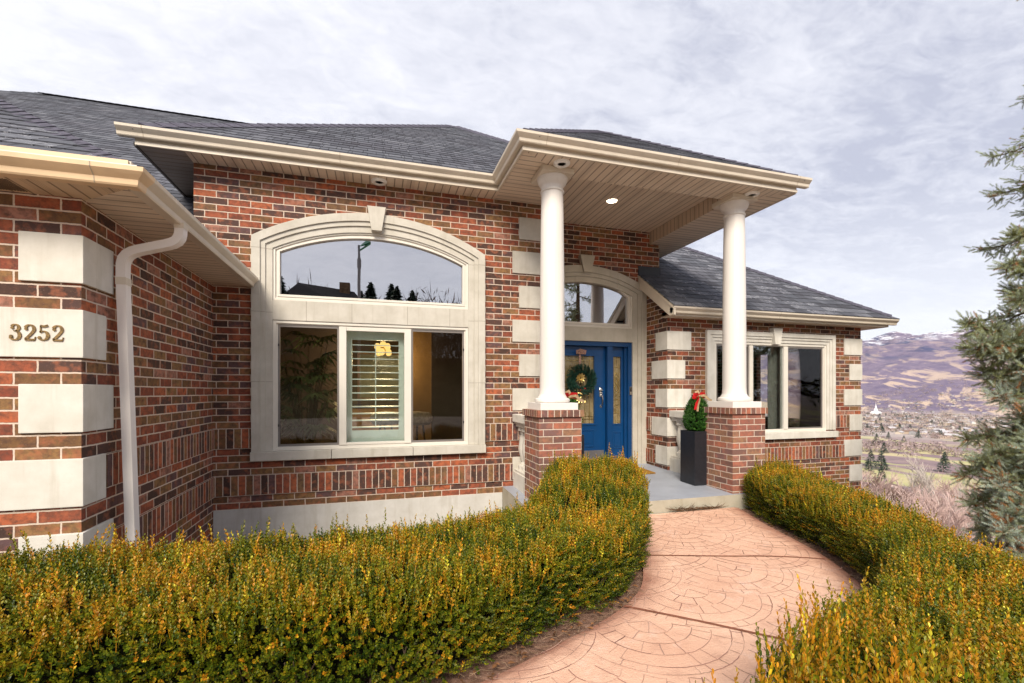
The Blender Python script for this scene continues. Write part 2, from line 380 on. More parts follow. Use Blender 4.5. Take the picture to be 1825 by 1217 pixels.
blue_d = plain('blue_paint_frame', (.002, .044, .150), .35, .5, var=.06, scale=8)
chrome = plain('brushed_nickel', (.62, .60, .57), .25, .5, 1.0, var=.03)
brass = plain('brass_came', (.62, .45, .16), .3, .5, 1.0, var=.05)
black_m = plain('black_metal', (.012, .012, .014), .35, .5, var=.1)
planter_m = plain('black_planter_resin', (.018, .020, .026), .38, .5, var=.2, scale=40)
screen_fr = plain('grey_screen_frame', (.20, .18, .17), .5, .4)
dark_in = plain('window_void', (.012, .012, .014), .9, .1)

# ------------------------------------------------------------------ terrain and sky-line
DX, DY = sin(R(60)), cos(R(60))
def interp(x, xs, ys): return np.interp(x, xs, ys)
PS = [-1e5, 8.6, 11, 14, 30, 60, 120, 300, 500, 1000, 2000, 4100, 4700, 5600, 6800, 8200, 9500, 14000]
PZ = [-1.40, -1.40, -2.2, -3.6, -10, -19, -30, -52, -66, -84, -116, -152, -60, 190, 470, 760, 700, 450]
def vnoise(x, y, seed):
    r = np.zeros_like(x)
    def h(i, j): 
        q = np.sin(i*127.1+j*311.7+seed*74.7)*43758.5453; return q-np.floor(q)
    i = np.floor(x); j = np.floor(y); fx = x-i; fy = y-j; fx = fx*fx*(3-2*fx); fy = fy*fy*(3-2*fy)
    return (h(i, j)*(1-fx)+h(i+1, j)*fx)*(1-fy)+(h(i, j+1)*(1-fx)+h(i+1, j+1)*fx)*fy
def fbm(x, y, seed, o=5):
    t = 0; a = .5
    for k in range(o): t = t+a*vnoise(x, y, seed+k); x = x*2.03; y = y*2.03; a *= .5
    return t
def ground_z(x, y):
    x = np.asarray(x, float); y = np.asarray(y, float)
    p = x*DX+y*DY; q = -x*DY+y*DX
    z = interp(p, PS, PZ)
    m = np.clip((p-4000)/1500, 0, 1)
    mtn = (fbm(p/1300+3, q/1500, 5, 6)-.5)*520 + (np.abs(fbm(p/520, q/420, 9, 5)-.5))*-330
    z = z+m*mtn*np.clip((p-3900)/3500, .15, 1)
    low = np.clip((p-60)/200, 0, 1)*(1-m)
    z = z+low*(fbm(p/160, q/160, 2, 4)-.5)*14*np.clip(p/1500, .25, 1)
    back = np.clip((-y-16)/40, 0, 1); back = back*back*(3-2*back)*np.clip((8-p)/8, 0, 1)
    d = np.clip((x-3.45)*.904-(y-1.5)*.4255-.15, 0, 5)*np.clip(1-(p-14)/40, 0, 1)*np.clip((y+3)/3, 0, 1)
    dip = .22*np.clip((y-2.6)/.8, 0, 1)*np.clip((1.3-x)/.6, 0, 1)*np.clip((7-y), 0, 1)
    return z+back*6.2-.62*d-dip
gz = lambda x, y: float(ground_z(np.array([x]), np.array([y]))[0])
az = np.concatenate([np.arange(-150, 35, 4.0), np.arange(35, 52, 1.0), np.arange(52, 90, .14), np.arange(90, 210, 4.0)]); azr = np.radians(az)
rr = np.concatenate([[0.01], np.linspace(1, 14, 14), np.geomspace(15.5, 4000, 150), np.linspace(4050, 10500, 170), [14000]])
A, Rr = np.meshgrid(azr, rr, indexing='ij'); GX = Rr*np.sin(A); GY = Rr*np.cos(A); GZ = ground_z(GX, GY)
V = np.stack([GX, GY, GZ], -1).reshape(-1, 3); na, nr = A.shape
ii, jj = np.meshgrid(np.arange(na), np.arange(nr-1), indexing='ij'); i2 = (ii+1) % na
Fq = np.stack([ii*nr+jj, ii*nr+jj+1, i2*nr+jj+1, i2*nr+jj], -1).reshape(-1, 4)
# ground material: near soil, valley scrub, golf greens, mountain scrub, snow
M = Mat('terrain'); P_ = M.pos(); sp_ = M.n('ShaderNodeSeparateXYZ'); M.l(P_, sp_.inputs[0])
dist_ = M.n('ShaderNodeVectorMath', operation='DOT_PRODUCT'); M.l(P_, dist_.inputs[0]); dist_.inputs[1].default_value = (DX, DY, 0); pd = dist_.outputs['Value']
soil = M.mix(M.rng(M.noise(P_, 18, 6, .7), .3, .7), C(.060, .036, .024), C(.17, .105, .07))
soil = M.mix(M.rng(M.noise(P_, 70, 4, .7), .58, .68), soil, C(.30, .21, .15))
sy_ = M.rng(sp_.outputs[1], -15.0, -15.4); soil = M.mix(sy_, soil, M.mix(M.rng(M.noise(P_, .35, 5, .7), .4, .6), C(.10, .095, .045), C(.15, .125, .07)))
slope_c = M.mix(M.rng(M.noise(P_, .5, 5, .7), .35, .65), C(.30, .21, .15), C(.22, .15, .14))
golfm = M.noise(M.mapv(P_, (1, .45, 1)), .009, 4, .55, .8)
scrub = M.mix(M.rng(M.noise(P_, .06, 6, .7), .35, .65), C(.30, .22, .22), C(.19, .14, .155))
golf = M.mix(M.rng(golfm, .50, .55), scrub, M.mix(M.rng(M.noise(P_, .02, 4), .4, .6), C(.36, .36, .16), C(.50, .43, .25)))
town = M.mix(M.rng(M.noise(P_, .02, 7, .8), .42, .6), C(.30, .25, .25), C(.46, .40, .36))
town = M.mix(M.rng(M.noise(M.mapv(P_, (.6, 1, 1)), .0030, 5, .6), .52, .60), town, C(.48, .40, .26))
qd_ = M.n('ShaderNodeVectorMath', operation='DOT_PRODUCT'); M.l(P_, qd_.inputs[0]); qd_.inputs[1].default_value = (-DY, DX, 0); cv_ = M.n('ShaderNodeCombineXYZ'); M.l(qd_.outputs['Value'], cv_.inputs[0]); M.l(M.math('MULTIPLY', sp_.outputs[2], 1.9), cv_.inputs[1]); M.l(M.math('MULTIPLY', pd, .22), cv_.inputs[2]); fv = M.mapv(cv_.outputs[0], (1, 1, 1), (0, 0, 0), (0, 0, R(-18)))
mt_n = M.noise(M.mapv(fv, (.75, 1.5, 1)), .0042, 9, .68, .9); mt_f = M.noise(P_, .012, 8, .75)
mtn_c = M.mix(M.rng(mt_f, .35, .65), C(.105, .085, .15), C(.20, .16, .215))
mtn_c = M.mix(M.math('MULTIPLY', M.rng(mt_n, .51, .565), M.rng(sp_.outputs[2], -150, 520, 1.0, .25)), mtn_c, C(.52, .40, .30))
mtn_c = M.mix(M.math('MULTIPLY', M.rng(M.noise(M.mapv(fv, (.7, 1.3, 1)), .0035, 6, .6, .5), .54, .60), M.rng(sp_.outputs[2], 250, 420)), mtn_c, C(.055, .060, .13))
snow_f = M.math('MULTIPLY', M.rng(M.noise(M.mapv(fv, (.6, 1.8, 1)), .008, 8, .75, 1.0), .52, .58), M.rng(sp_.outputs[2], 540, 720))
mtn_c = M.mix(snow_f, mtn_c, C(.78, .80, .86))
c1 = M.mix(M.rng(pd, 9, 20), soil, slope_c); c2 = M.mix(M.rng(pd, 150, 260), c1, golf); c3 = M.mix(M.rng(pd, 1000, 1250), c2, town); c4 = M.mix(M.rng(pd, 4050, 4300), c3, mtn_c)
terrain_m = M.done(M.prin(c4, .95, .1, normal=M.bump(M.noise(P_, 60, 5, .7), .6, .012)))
o = raw_mesh('ground', V, Fq, terrain_m); tag(o, kind='structure'); o.data.polygons.foreach_set('use_smooth', [True]*len(o.data.polygons))

mb_ = None
def _late_bounce_driveway():  # unseen pale ground behind the camera, added to bounce light onto the soffits
    mb = MB().add([(-16, -15, -1.36), (12, -15, -1.36), (7, -.6, -1.36), (2.0, -.2, -1.36), (-16, -.2, -1.36)], [(0, 1, 2, 3, 4)])
    o = mb.build('bounce_driveway', plain('bounce_concrete', (.52, .46, .40), .85, .2, var=.12, scale=2)); tag(o, kind='structure')
# ------------------------------------------------------------------ the house
_late_bounce_driveway()
HF = 5.22                                         # facade plane
house = empty('brick_house', (0, HF, -1.42), 'red-brown brick house with cast stone trim, white columned porch and grey shingle roof', 'house')
PY = lambda y0: (lambda a, b, d: (a, y0+d, b))     # wall facing -y
PXp = lambda x0: (lambda a, b, d: (x0-d, a, b))    # wall facing +x
PXm = lambda x0: (lambda a, b, d: (x0+d, a, b))    # wall facing -x
def arch(xl, xr, z0, zs, zt, n=24):
    xc = (xl+xr)/2; h = (xr-xl)/2; ri = zt-zs; r = (h*h+ri*ri)/(2*ri); a0 = math.asin(h/r)
    return [(xl, z0)]+[(xc+r*sin(-a0+2*a0*i/n), zt-r+r*cos(-a0+2*a0*i/n)) for i in range(n+1)]+[(xr, z0)]
def rect(x0, x1, z0, z1): return [(x0, z0), (x0, z1), (x1, z1), (x1, z0)]
FB = ZL-18*CH                                     # foundation top

# --- facade wall with the arched window opening
mb = MB().panel(PY(HF), [(-1.552, FB), (-1.552, 1.06), (-1.72, 1.06), (-1.72, 2.30), (1.93, 2.30), (1.93, FB)], [arch(-1.09, 1.09, -.66, 1.50, 1.80)[::-1]], .13)
mb.build('brick_wall', brick, house)
mb = MB().panel(PXm(-1.72), [(HF+.13, 1.2), (HF+.13, 2.30), (9.5, 2.30), (9.5, 1.2)], [], .1); mb.build('brick_wall', brick, house)
mb = MB().panel(PXp(1.93), [(HF+.13, FB), (HF+.13, 2.5), (6.14, 2.5), (6.14, FB)], [], .1); mb.build('brick_wall', brick, house)
# --- door wall
DYW = 6.14
mb = MB().panel(PY(DYW), [(1.83, 2.5), (4.17, 2.5), (4.17, 1.5), (3.93, 1.3), (3.93, -1.2), (1.83, -1.2)], [arch(2.10, 3.76, -1.25, 1.48, 1.76)[::-1]], .13) if False else MB()
op = arch(2.06, 3.80, -1.19, 1.50, 1.78)
outer = [(1.83, -1.2), (1.83, 2.5), (4.17, 2.5), (4.17, 1.5), (3.93, 1.3), (3.93, -1.2)]+[(x, z) for x, z in op[::-1]]
mb.panel(PY(DYW), outer, [], .13); mb.build('brick_wall', brick, house)
mb = MB().panel(PXp(4.17), [(DYW+.13, 1.5), (DYW+.13, 2.4), (9, 2.4), (9, 1.5)], [], .1); mb.build('brick_wall', brick, house)
# --- right wing
RX0, RX1, RY = 3.92, 7.557, 5.57
mb = MB().panel(PY(RY), [(RX0, -3.2), (RX0, 1.13), (RX1, 1.13), (RX1, -4.2)], [rect(4.62, 6.80, -.62, .78)[::-1]], .13); mb.build('brick_wall', brick, house)
mb = MB().panel(PXm(RX0), [(RY+.13, -1.3), (RY+.13, 1.25), (DYW, 1.66), (DYW, -1.3)], [], .10)
mb.add([(RX0, RY, 1.13), (RX0, RY+.13, 1.25), (RX0+.1, RY+.13, 1.25), (RX0+.1, RY, 1.13), (RX0, RY+.13, 1.0)], [(0, 1, 2, 3), (0, 4, 1)])
mb.build('brick_wall', brick, house)
mb = MB().panel(PXp(RX1), [(RY+.13, -4.2), (RY+.13, 1.13), (10.5, 1.13), (10.5, -5)], [[(6.5, -.5), (7.6, -.5), (7.6, .75), (6.5, .75)]], .1); mb.build('brick_wall', brick, house)
# --- garage wing
GXS, GYF = -1.551, 3.09
MB().panel(PXp(GXS), [(GYF+.12, -1.7), (GYF+.12, 1.065), (HF, 1.065), (HF, -1.7)], [], .12).build('brick_wall', brick_g, house)
MB().panel(PY(GYF), [(-9, -1.7), (-9, 1.065), (GXS, 1.065), (GXS, -1.7)], [], .12).build('brick_wall', brick_g, house)
# foundation
mb = MB().box(GXS+.004, 1.42, HF-.012, HF+.2, -1.8, FB); mb.build('foundation', concrete, house)
# soldier courses, 14 mm proud
def soldier(P, a0, a1, lower):
    z0 = ZL-(16 if lower else 9)*CH; z1 = z0+3*CH; d = .014
    MB().panel(P, rect(a0, a1, z0, z1), [], d-.001).build('soldier_course', brick_s2 if lower else brick_s1, house)
soldier(PY(HF-.014), GXS+.014, 1.545, True); soldier(PY(HF-.014), GXS+.014, -1.215, False); soldier(PY(HF-.014), 1.215, 1.628, False)
soldier(PXp(GXS+.014), 3.36, HF-.014, True); soldier(PXp(GXS+.014), 3.315, HF-.014, False)
soldier(PY(RY-.014), 4.45, 7.24, True); soldier(PY(RY-.014), 6.99, 7.31, False)
soldier(PXm(RX0-.014), 5.89, DYW-.03, True); soldier(PXm(RX0-.014), 5.98, DYW-.03, False)
# --- quoins (blocks 14 mm proud, bevelled)
QZ = {n+4: ZL+.006+.4062*n for n in range(-6, 6)}
def quoin(x0, x1, y0, y1, zt, m=stone, label=None, h=.262):
    return MB().box(x0, x1, y0, y1, zt-h, zt).build('quoin', m, house, bevel=.005, label=label)
for n in range(-2, 6):                                            # right end of the facade
    quoin(1.545 if n % 2 == 0 else 1.628, 1.93+.014, HF-.016, HF+.11, QZ[n+4])
for n in range(-2, 3):                                            # right wing, left corner
    lg = n % 2 == 0
    quoin(RX0-.016, 4.30 if lg else 4.20, RY-.016, 5.84 if lg else 5.94, QZ[n+4], stone_l)
for n in range(-6, 3):
    lg = n % 2 == 0
    quoin(7.19 if lg else 7.305, RX1+.016, RY-.016, RY+.3, QZ[n+4], stone_l)
num = None
for n in range(-3, 3):                                            # garage corner
    lg = n % 2 == 0
    if lg: q = quoin(-1.817, GXS+.016, GYF-.016, 3.38, QZ[n+4], stone_l)
    else: q = quoin(-2.08, GXS+.016, GYF-.016, 3.30, QZ[n+4], stone_l)
    if n == 1: num = q; q['label'] = 'pale stone block carrying the gilt street number 3252'
# street number 3252, cut figures with gilt faces
def stroke_digit(paths, balls, ox, oz, sc, name):
    mb = MB(); P = PY(GYF-.0215)
    for pts, wmin, wmax in paths:
        L_ = []; R_ = []
        for i, (x, z) in enumerate(pts):
            x0, z0 = pts[max(i-1, 0)]; x1, z1 = pts[min(i+1, len(pts)-1)]
            dx, dz = x1-x0, z1-z0; l = sqrt(dx*dx+dz*dz); dx /= l; dz /= l
            wd = (wmin+(wmax-wmin)*abs(dz)**1.3)/2; L_.append((x-dz*wd, z+dx*wd)); R_.append((x+dz*wd, z-dx*wd))
        f = lambda q: [(ox+a*sc, oz+b*sc) for a, b in q]
        mb.ring(P, f(L_), f(R_), 0, .006, closed=False)
    for bx, bz, br in balls:
        k = 12; pts = [(ox+(bx+br*cos(2*pi*i/k))*sc, oz+(bz+br*sin(2*pi*i/k))*sc) for i in range(k)]
        mb.panel(PY(GYF-.0225), pts, [], .007)
    o_ = mb.build(name, M_num, num); return o_
M_num = plain('gilt_number', (.30, .19, .07), .45, .5, .35, var=.35, scale=90)
def arcp(cx, cz, rx, rz, a0, a1, n=14): return [(cx+rx*cos(R(a0+(a1-a0)*i/n)), cz+rz*sin(R(a0+(a1-a0)*i/n))) for i in range(n+1)]
D2 = [(arcp(.30, .70, .21, .25, 165, -25)+[(.36, .40), (.20, .20), (.08, .08)], .06, .17), ([(.06, .055), (.30, .055), (.52, .055)], .12, .12), ([(.53, .02), (.555, .14), (.575, .24)], .05, .05)]
B2 = [(.13, .70, .085)]
D3 = [(arcp(.29, .76, .17, .19, 160, -85), .06, .16), (arcp(.27, .30, .23, .27, 85, -160), .06, .18), ([(.20, .575), (.33, .572)], .05, .05)]
B3 = [(.15, .75, .08), (.09, .24, .085)]
D5 = [([(.14, .50), (.145, .72), (.15, .93)], .05, .06), ([(.14, .91), (.32, .88), (.50, .94)], .13, .13), (arcp(.27, .32, .23, .27, 135, -160), .06, .18)]
B5 = [(.09, .20, .085)]
for (pp, bb, nm), x in zip(((D3, B3, 'digit_three'), (D2, B2, 'digit_two'), (D5, B5, 'digit_five'), (D2, B2, 'digit_two')), (-1.852, -1.792, -1.732, -1.672)):
    stroke_digit(pp, bb, x, .272, .088, nm)

# --- stone surround of the big window
def surround(xl, xr, z0, zs, zt, wd, y, m, steps=((0, .42, -.050), (.42, .66, -.034), (.66, 1.0, -.018)), rise_in=None, name='window_surround'):
    mb = MB(); P = PY(y)
    for a, b, d in steps:
        def sh(t):
            k = wd*t; return arch(xl+k, xr-k, z0, zs-k*.55, zt-k*1.05) if zt is not None else [(xl+k, z0), (xl+k, zs-k), (xr-k, zs-k), (xr-k, z0)]
        mb.ring(P, sh(a), sh(b), d, .06, closed=False)
    return mb.build(name, m, house, bevel=.003)
surround(-1.205, 1.205, -.608, 1.575, 1.915, .190, HF, stone)
MB().box(-1.02, 1.02, HF-.014, HF+.08, .737, .942).build('lintel', stone, house, bevel=.004)
mb = MB()
for a, b in ((-1.212, -.452), (-.447, .388), (.393, 1.212)): mb.box(a, b, HF-.062, HF+.10, -.700, -.609)
mb.build('window_sill', stone, house, bevel=.004)
def keystone(xc, zb, zt, wb, wt, y0, y1, m):
    vs = []
    for y, g in ((y0, 0), (y1, 0)):
        vs += [(xc-wb/2, y, zb), (xc+wb/2, y, zb), (xc+wt/2, y, zt-.012), (xc+wt/2+.006, y, zt), (xc-wt/2-.006, y, zt), (xc-wt/2, y, zt-.012)]
    MB().add(vs, [(0, 1, 2, 3, 4, 5), (11, 10, 9, 8, 7, 6)]+[(i, (i+1) % 6, 6+(i+1) % 6, 6+i) for i in range(6)]).build('keystone', m, house, bevel=.004)
keystone(.005, 1.728, 1.985, .105, .185, HF-.085, HF+.02, stone)
# joints scored in the stone: thin dark mortar strips 1 mm proud
sj = plain('stone_joint', (.26, .22, .17), .9, .2)
for z in (1.455, .81, .10):
    for sx in (-1, 1):
        for a_, b_, d_ in ((1.126, 1.2065, .0508), (1.081, 1.124, .0348), (1.016, 1.079, .0188)):
            MB().box(min(sx*a_, sx*b_), max(sx*a_, sx*b_), HF-d_, HF-d_+.01, z, z+.0035).build('stone_joint', sj, house)
for x in (-.70, -.25, .33, .8): MB().box(x, x+.0035, HF-.0148, HF-.005, .738, .941).build('stone_joint', sj, house)

def pane(P, outline, d, m, parent, name='pane', label=None):
    mb = MB(); mb.panel(P, outline, [], .004); 
    o_ = mb.build(name, m, parent); o_.data.transform(Matrix.Identity(4)); return o_
def shift_panel(P, d0): return lambda a, b, d: P(a, b, d+d0)
# arched window
wf = MB()
A0 = arch(-1.014, 1.014, .944, 1.468, 1.722)
def inset(xl, xr, z0, zs, zt, k, kz=None): return arch(xl+k, xr-k, z0+k, zs-k*.35, zt-k)
A1 = inset(-1.014, 1.014, .944, 1.468, 1.722, .022); A2 = inset(-1.014, 1.014, .944, 1.468, 1.722, .038); A3 = inset(-1.014, 1.014, .944, 1.468, 1.722, .062)
wf.ring(PY(HF), A0, A1, -.004, .07).ring(PY(HF), A1, A2, .012, .07).ring(PY(HF), A2, A3, .004, .07)
arw = wf.build('arched_window', vinyl, house, bevel=.0015); arw['label'] = 'arched picture window over the big three-part window'
pane(shift_panel(PY(HF), .045), [(x*.999, z) for x, z in A3], 0, glass_arch, arw)
MB().panel(PY(HF+.16), rect(-1.05, 1.05, .93, 1.78), [], .01).build('dark_backing', dark_in, arw)  # black sheet standing in for the unlit space behind the arch glass
# lower window
lw = MB(); P = PY(HF)
lw.ring(P, rect(-1.014, 1.014, -.607, .736), rect(-.985, .985, -.578, .707), -.004, .08)
lw.ring(P, rect(-.985, .985, -.578, .707), rect(-.972, .972, -.568, .695), .012, .08)
lw.box(-.378, -.306, HF-.002, HF+.08, -.568, .695); lw.box(.300, .374, HF-.002, HF+.08, -.568, .695)
lw.box(-.306, .300, HF+.004, HF+.07, -.568, -.545); lw.box(-.306, .300, HF+.004, HF+.07, .655, .695)
low = lw.build('three_part_window', vinyl, house, bevel=.002); low['label'] = 'three-part window with open shutters behind its middle pane'
for x0, x1 in ((-.972, -.378), (.374, .972)):
    MB().ring(P, rect(x0, x1, -.568, .695), rect(x0+.020, x1-.020, -.545, .672), .016, .034).build('insect_screen_frame', screen_fr, low)
    pane(shift_panel(P, .03), rect(x0+.018, x1-.018, -.547, .674), 0, glass_scr, low)
    hx = x0+.008 if x0 < 0 else x1-.008
    for hz_ in (-.36, .47): MB().box(hx-.007, hx+.007, HF+.008, HF+.018, hz_, hz_+.025).build('latch', black_m, low)
pane(shift_panel(P, .035), rect(-.306, .300, -.546, .656), 0, glass, low)
# plantation shutter inside the middle light
mint = plain('mint_shutter', (.72, .80, .77), .45, .5, var=.03)
sh = empty('plantation_shutter', (0, HF+.15, 0)); sh.parent = house; sh.location = (0, .15, 1.42)
SHL = (0, HF+.15, 0)
MB().ring(PY(HF+.14), rect(-.315, .309, -.60, .70), rect(-.255, .245, -.43, .575), 0, .03).build('shutter_frame', mint, sh)
for k in range(13):
    z = -.395+k*.0758
    mb = MB(); mb.add([(-.255, HF+.115, z-.004), (.245, HF+.115, z-.004), (.245, HF+.115, z+.004), (-.255, HF+.115, z+.004), (-.255, HF+.175, z+.002), (.245, HF+.175, z+.002), (.245, HF+.175, z+.010), (-.255, HF+.175, z+.010)],
        [(0, 1, 2, 3), (4, 7, 6, 5), (0, 4, 5, 1), (3, 2, 6, 7), (0, 3, 7, 4), (1, 5, 6, 2)]); mb.build('louver', mint, sh)
MB().box(-.010, .0, HF+.100, HF+.110, -.40, .53).build('tilt_rod', mint, sh)

# --- room behind the big window
tan = plain('tan_wall', (.15, .10, .055), .8, .2, var=.05); dim_panel = plain('dark_backdrop', (.10, .085, .08), .85, .2)  # the dim grey paints darkness into the side panes
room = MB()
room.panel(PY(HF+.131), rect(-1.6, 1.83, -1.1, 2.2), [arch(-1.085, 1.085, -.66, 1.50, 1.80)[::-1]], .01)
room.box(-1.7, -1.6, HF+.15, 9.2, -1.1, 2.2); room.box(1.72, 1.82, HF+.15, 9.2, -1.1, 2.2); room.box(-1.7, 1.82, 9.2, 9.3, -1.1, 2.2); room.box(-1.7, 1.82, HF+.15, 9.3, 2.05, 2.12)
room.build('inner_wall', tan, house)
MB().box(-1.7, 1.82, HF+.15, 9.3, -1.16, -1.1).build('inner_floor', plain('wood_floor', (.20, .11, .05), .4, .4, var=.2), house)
MB().box(.80, 1.72, 7.0, 7.1, -1.1, 2.05).build('room_panel', dim_panel, house); MB().box(.42, .80, 7.02, 7.12, -1.1, 2.05).build('room_panel', plain('tan_pier', (.42, .28, .13), .8, .2), house)  # grey panel added to paint a dark reflection, beside the tan pier
MB().box(-1.6, -.45, 7.4, 7.5, -1.1, 2.05).build('room_panel', dim_panel, house)  # dark backdrop added behind the palm to darken the left pane

# --- right wing window
RW = surround(4.549, 6.97, -.60, .890, None, .150, RY, stone_l, steps=((0, .42, -.045), (.42, .68, -.030), (.68, 1.0, -.016)))
MB().box(4.53, 7.01, RY-.058, RY+.10, -.715, -.62).build('window_sill', stone_l, house, bevel=.004)
keystone(5.79, .712, .955, .10, .17, RY-.08, RY+.02, stone_l)
rw = MB(); P = PY(RY); rw.ring(P, rect(4.699, 6.82, -.618, .738), rect(4.735, 6.784, -.585, .702), -.002, .08)
rw.ring(P, rect(4.735, 6.784, -.585, .702), rect(4.750, 6.768, -.572, .690), .012, .08)
rw.box(5.335, 5.40, RY, RY+.08, -.572, .690); rw.box(5.985, 6.06, RY, RY+.08, -.572, .690)
rwo = rw.build('sliding_window', vinyl, house, bevel=.002); rwo['label'] = 'wide white sliding window behind the right column'
for x0, x1, g in ((4.75, 5.335, glass_scr), (5.40, 5.985, glass), (6.06, 6.768, glass_scr)):
    if g is glass_scr: MB().ring(P, rect(x0, x1, -.572, .690), rect(x0+.018, x1-.018, -.552, .670), .016, .032).build('insect_screen_frame', screen_fr, rwo)
    pane(shift_panel(P, .03), rect(x0, x1, -.572, .690), 0, g, rwo)
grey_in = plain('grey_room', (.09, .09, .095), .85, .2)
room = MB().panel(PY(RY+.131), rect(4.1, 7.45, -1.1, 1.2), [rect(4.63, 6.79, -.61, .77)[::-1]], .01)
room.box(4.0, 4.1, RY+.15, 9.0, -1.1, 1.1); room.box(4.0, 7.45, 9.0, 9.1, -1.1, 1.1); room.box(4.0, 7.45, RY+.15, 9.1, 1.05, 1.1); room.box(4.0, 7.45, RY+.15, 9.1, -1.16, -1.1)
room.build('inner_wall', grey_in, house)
cur = plain('grey_curtain', (.30, .29, .27), .9, .1)
def curtain(x0, x1, y, parent):
    mb = MB(); n = int((x1-x0)/.012); vs = []; fs = []
    for i in range(n+1):
        x = x0+(x1-x0)*i/n; d = .022*sin(i*.9)+.01*sin(i*.37)
        vs += [(x, y+d, -.62), (x, y+d, .78)]
    for i in range(n): fs.append((2*i, 2*i+2, 2*i+3, 2*i+1))
    mb.add(vs, fs).build('curtain', cur, parent, smooth=60)
curtain(5.42, 5.62, RY+.20, rwo); curtain(5.88, 6.12, RY+.20, rwo); curtain(6.55, 6.80, RY+.20, rwo); curtain(4.75, 4.95, RY+.20, rwo)

# --- entry: stone arch, lintel, transom and door
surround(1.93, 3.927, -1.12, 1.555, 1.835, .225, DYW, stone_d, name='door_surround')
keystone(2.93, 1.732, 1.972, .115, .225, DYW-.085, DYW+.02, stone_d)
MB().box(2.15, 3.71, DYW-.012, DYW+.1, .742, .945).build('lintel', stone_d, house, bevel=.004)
T0 = arch(2.155, 3.705, .947, 1.44, 1.728)
def ins2(k): return arch(2.155+k, 3.705-k, .947+k, 1.44-k*.35, 1.728-k)
tr = MB().ring(PY(DYW), T0, ins2(.025), .0, .09).ring(PY(DYW), ins2(.025), ins2(.04), .016, .09).ring(PY(DYW), ins2(.04), ins2(.07), .006, .09)
tro = tr.build('transom_window', vinyl, house, bevel=.0015)
pane(shift_panel(PY(DYW), .05), ins2(.068), 0, glass_mat('glass_transom', (.5, .45, .36), .50), tro)
DB = -1.085
fr = MB(); P = PY(DYW)
fr.box(2.155, 2.225, DYW+.01, DYW+.16, DB, .740); fr.box(3.640, 3.705, DYW+.01, DYW+.16, DB, .740); fr.box(2.225, 3.640, DYW+.01, DYW+.16, .675, .740)
fr.box(3.300, 3.385, DYW+.02, DYW+.16, DB, .675); fr.box(2.225, 3.640, DYW+.02, DYW+.16, DB, DB+.03)
fr.box(3.600, 3.640, DYW+.05, DYW+.16, DB+.03, .675); fr.box(3.385, 3.40, DYW+.05, DYW+.16, DB+.03, .675)
fr.build('door_frame', blue_d, house, bevel=.003)
door = MB(); yd = DYW+.09
door.panel(PY(yd), rect(2.228, 3.297, DB+.03, .672), [rect(2.43, 3.118, -.475, .535)[::-1], ], .045)
for x0, x1, z0, z1 in ((2.43, 2.74, -.82, -.56), (2.81, 3.118, -.82, -.56)):
    door.ring(PY(yd), rect(x0, x1, z0, z1), rect(x0+.02, x1-.02, z0+.02, z1-.02), -.008, .001); door.box(x0+.05, x1-.05, yd-.006, yd+.001, z0+.05, z1-.05)
door.ring(PY(yd), rect(2.405, 3.143, -.50, .56), rect(2.435, 3.113, -.47, .53), -.012, .05)
dro = door.build('front_door', blue, house, bevel=.003); dro['label'] = 'royal blue front door with leaded oval-work glass and kick plate'
MB().box(2.25, 3.275, yd-.004, yd+.001, DB+.05, -.873).build('kick_plate', plain('steel_kick', (.35, .36, .40), .35, .5, .8), dro)
pane(shift_panel(PY(yd), .02), rect(2.43, 3.12, -.476, .536), 0, glass_door, dro)
sl = MB(); sl.panel(PY(yd), rect(3.40, 3.60, DB+.03, .672), [rect(3.425, 3.565, -.487, .535)[::-1]], .045)
sl.ring(PY(yd), rect(3.415, 3.58, -.50, .55), rect(3.430, 3.560, -.482, .53), -.010, .05)
sl.ring(PY(yd), rect(3.42, 3.575, -.86, -.60), rect(3.437, 3.558, -.84, -.62), -.008, .001); sl.box(3.45, 3.545, yd-.006, yd+.001, -.82, -.64)
slo = sl.build('sidelight', blue, house, bevel=.002)
pane(shift_panel(PY(yd), .02), rect(3.424, 3.566, -.488, .536), 0, glass_door, slo)
# leaded came work
cm = MB(); yc = yd+.014
def came(pts, r=.0035): cm.tube([(x, yc, z) for x, z in pts], r, 4)
for x in (2.50, 3.045): came([(x, -.47), (x, .53)])
for z in (-.405, -.365, .46): came([(2.435, z), (3.113, z)])
for k in range(6):
    a = k*pi/3; came([(2.775+.11*cos(a)+.07*cos(t)*cos(a)-.035*sin(t)*sin(a), .03+.22*sin(a)+.10*cos(t)*sin(a)+.03*sin(t)*cos(a)) for t in [2*pi*i/16 for i in range(17)]])
came([(2.775+.16*cos(t), .03+.34*sin(t)) for t in [2*pi*i/32 for i in range(33)]]); came([(3.0+.03*sin(z*7), z) for z in np.linspace(-.36, .1, 20)])
for x in (2.60, 2.95): came([(x, -.47), (x, -.365)]); came([(x, .46), (x, .53)])
cm.build('lead_came', brass, dro)
cm = MB()
for x in (3.452, 3.478, 3.512, 3.538): came([(x, -.48), (x, .53)], .0022)
for z in (.37, -.12, -.32): came([(3.44+.11*i/12, z+.008*sin(i*1.3)) for i in range(13)])
for s_ in (1, -1):
    came([(3.495+s_*.045*sin(t), .12+.17*(t/pi-1)) for t in np.linspace(0, 2*pi, 30)], .004)
    came([(3.495+s_*.022*sin(t), .12+.11*(t/pi-1)) for t in np.linspace(0, 2*pi, 24)])
cm.build('lead_came', brass, slo)
db = MB().lathe([(.0, 0), (.030, 0), (.034, .006), (.024, .016), (.012, .018), (.012, .028), (0, .028)], 20).build('deadbolt', chrome, None, smooth=40)
db.parent = dro; db.data.transform(Matrix.Rotation(R(90), 4, 'X')); 
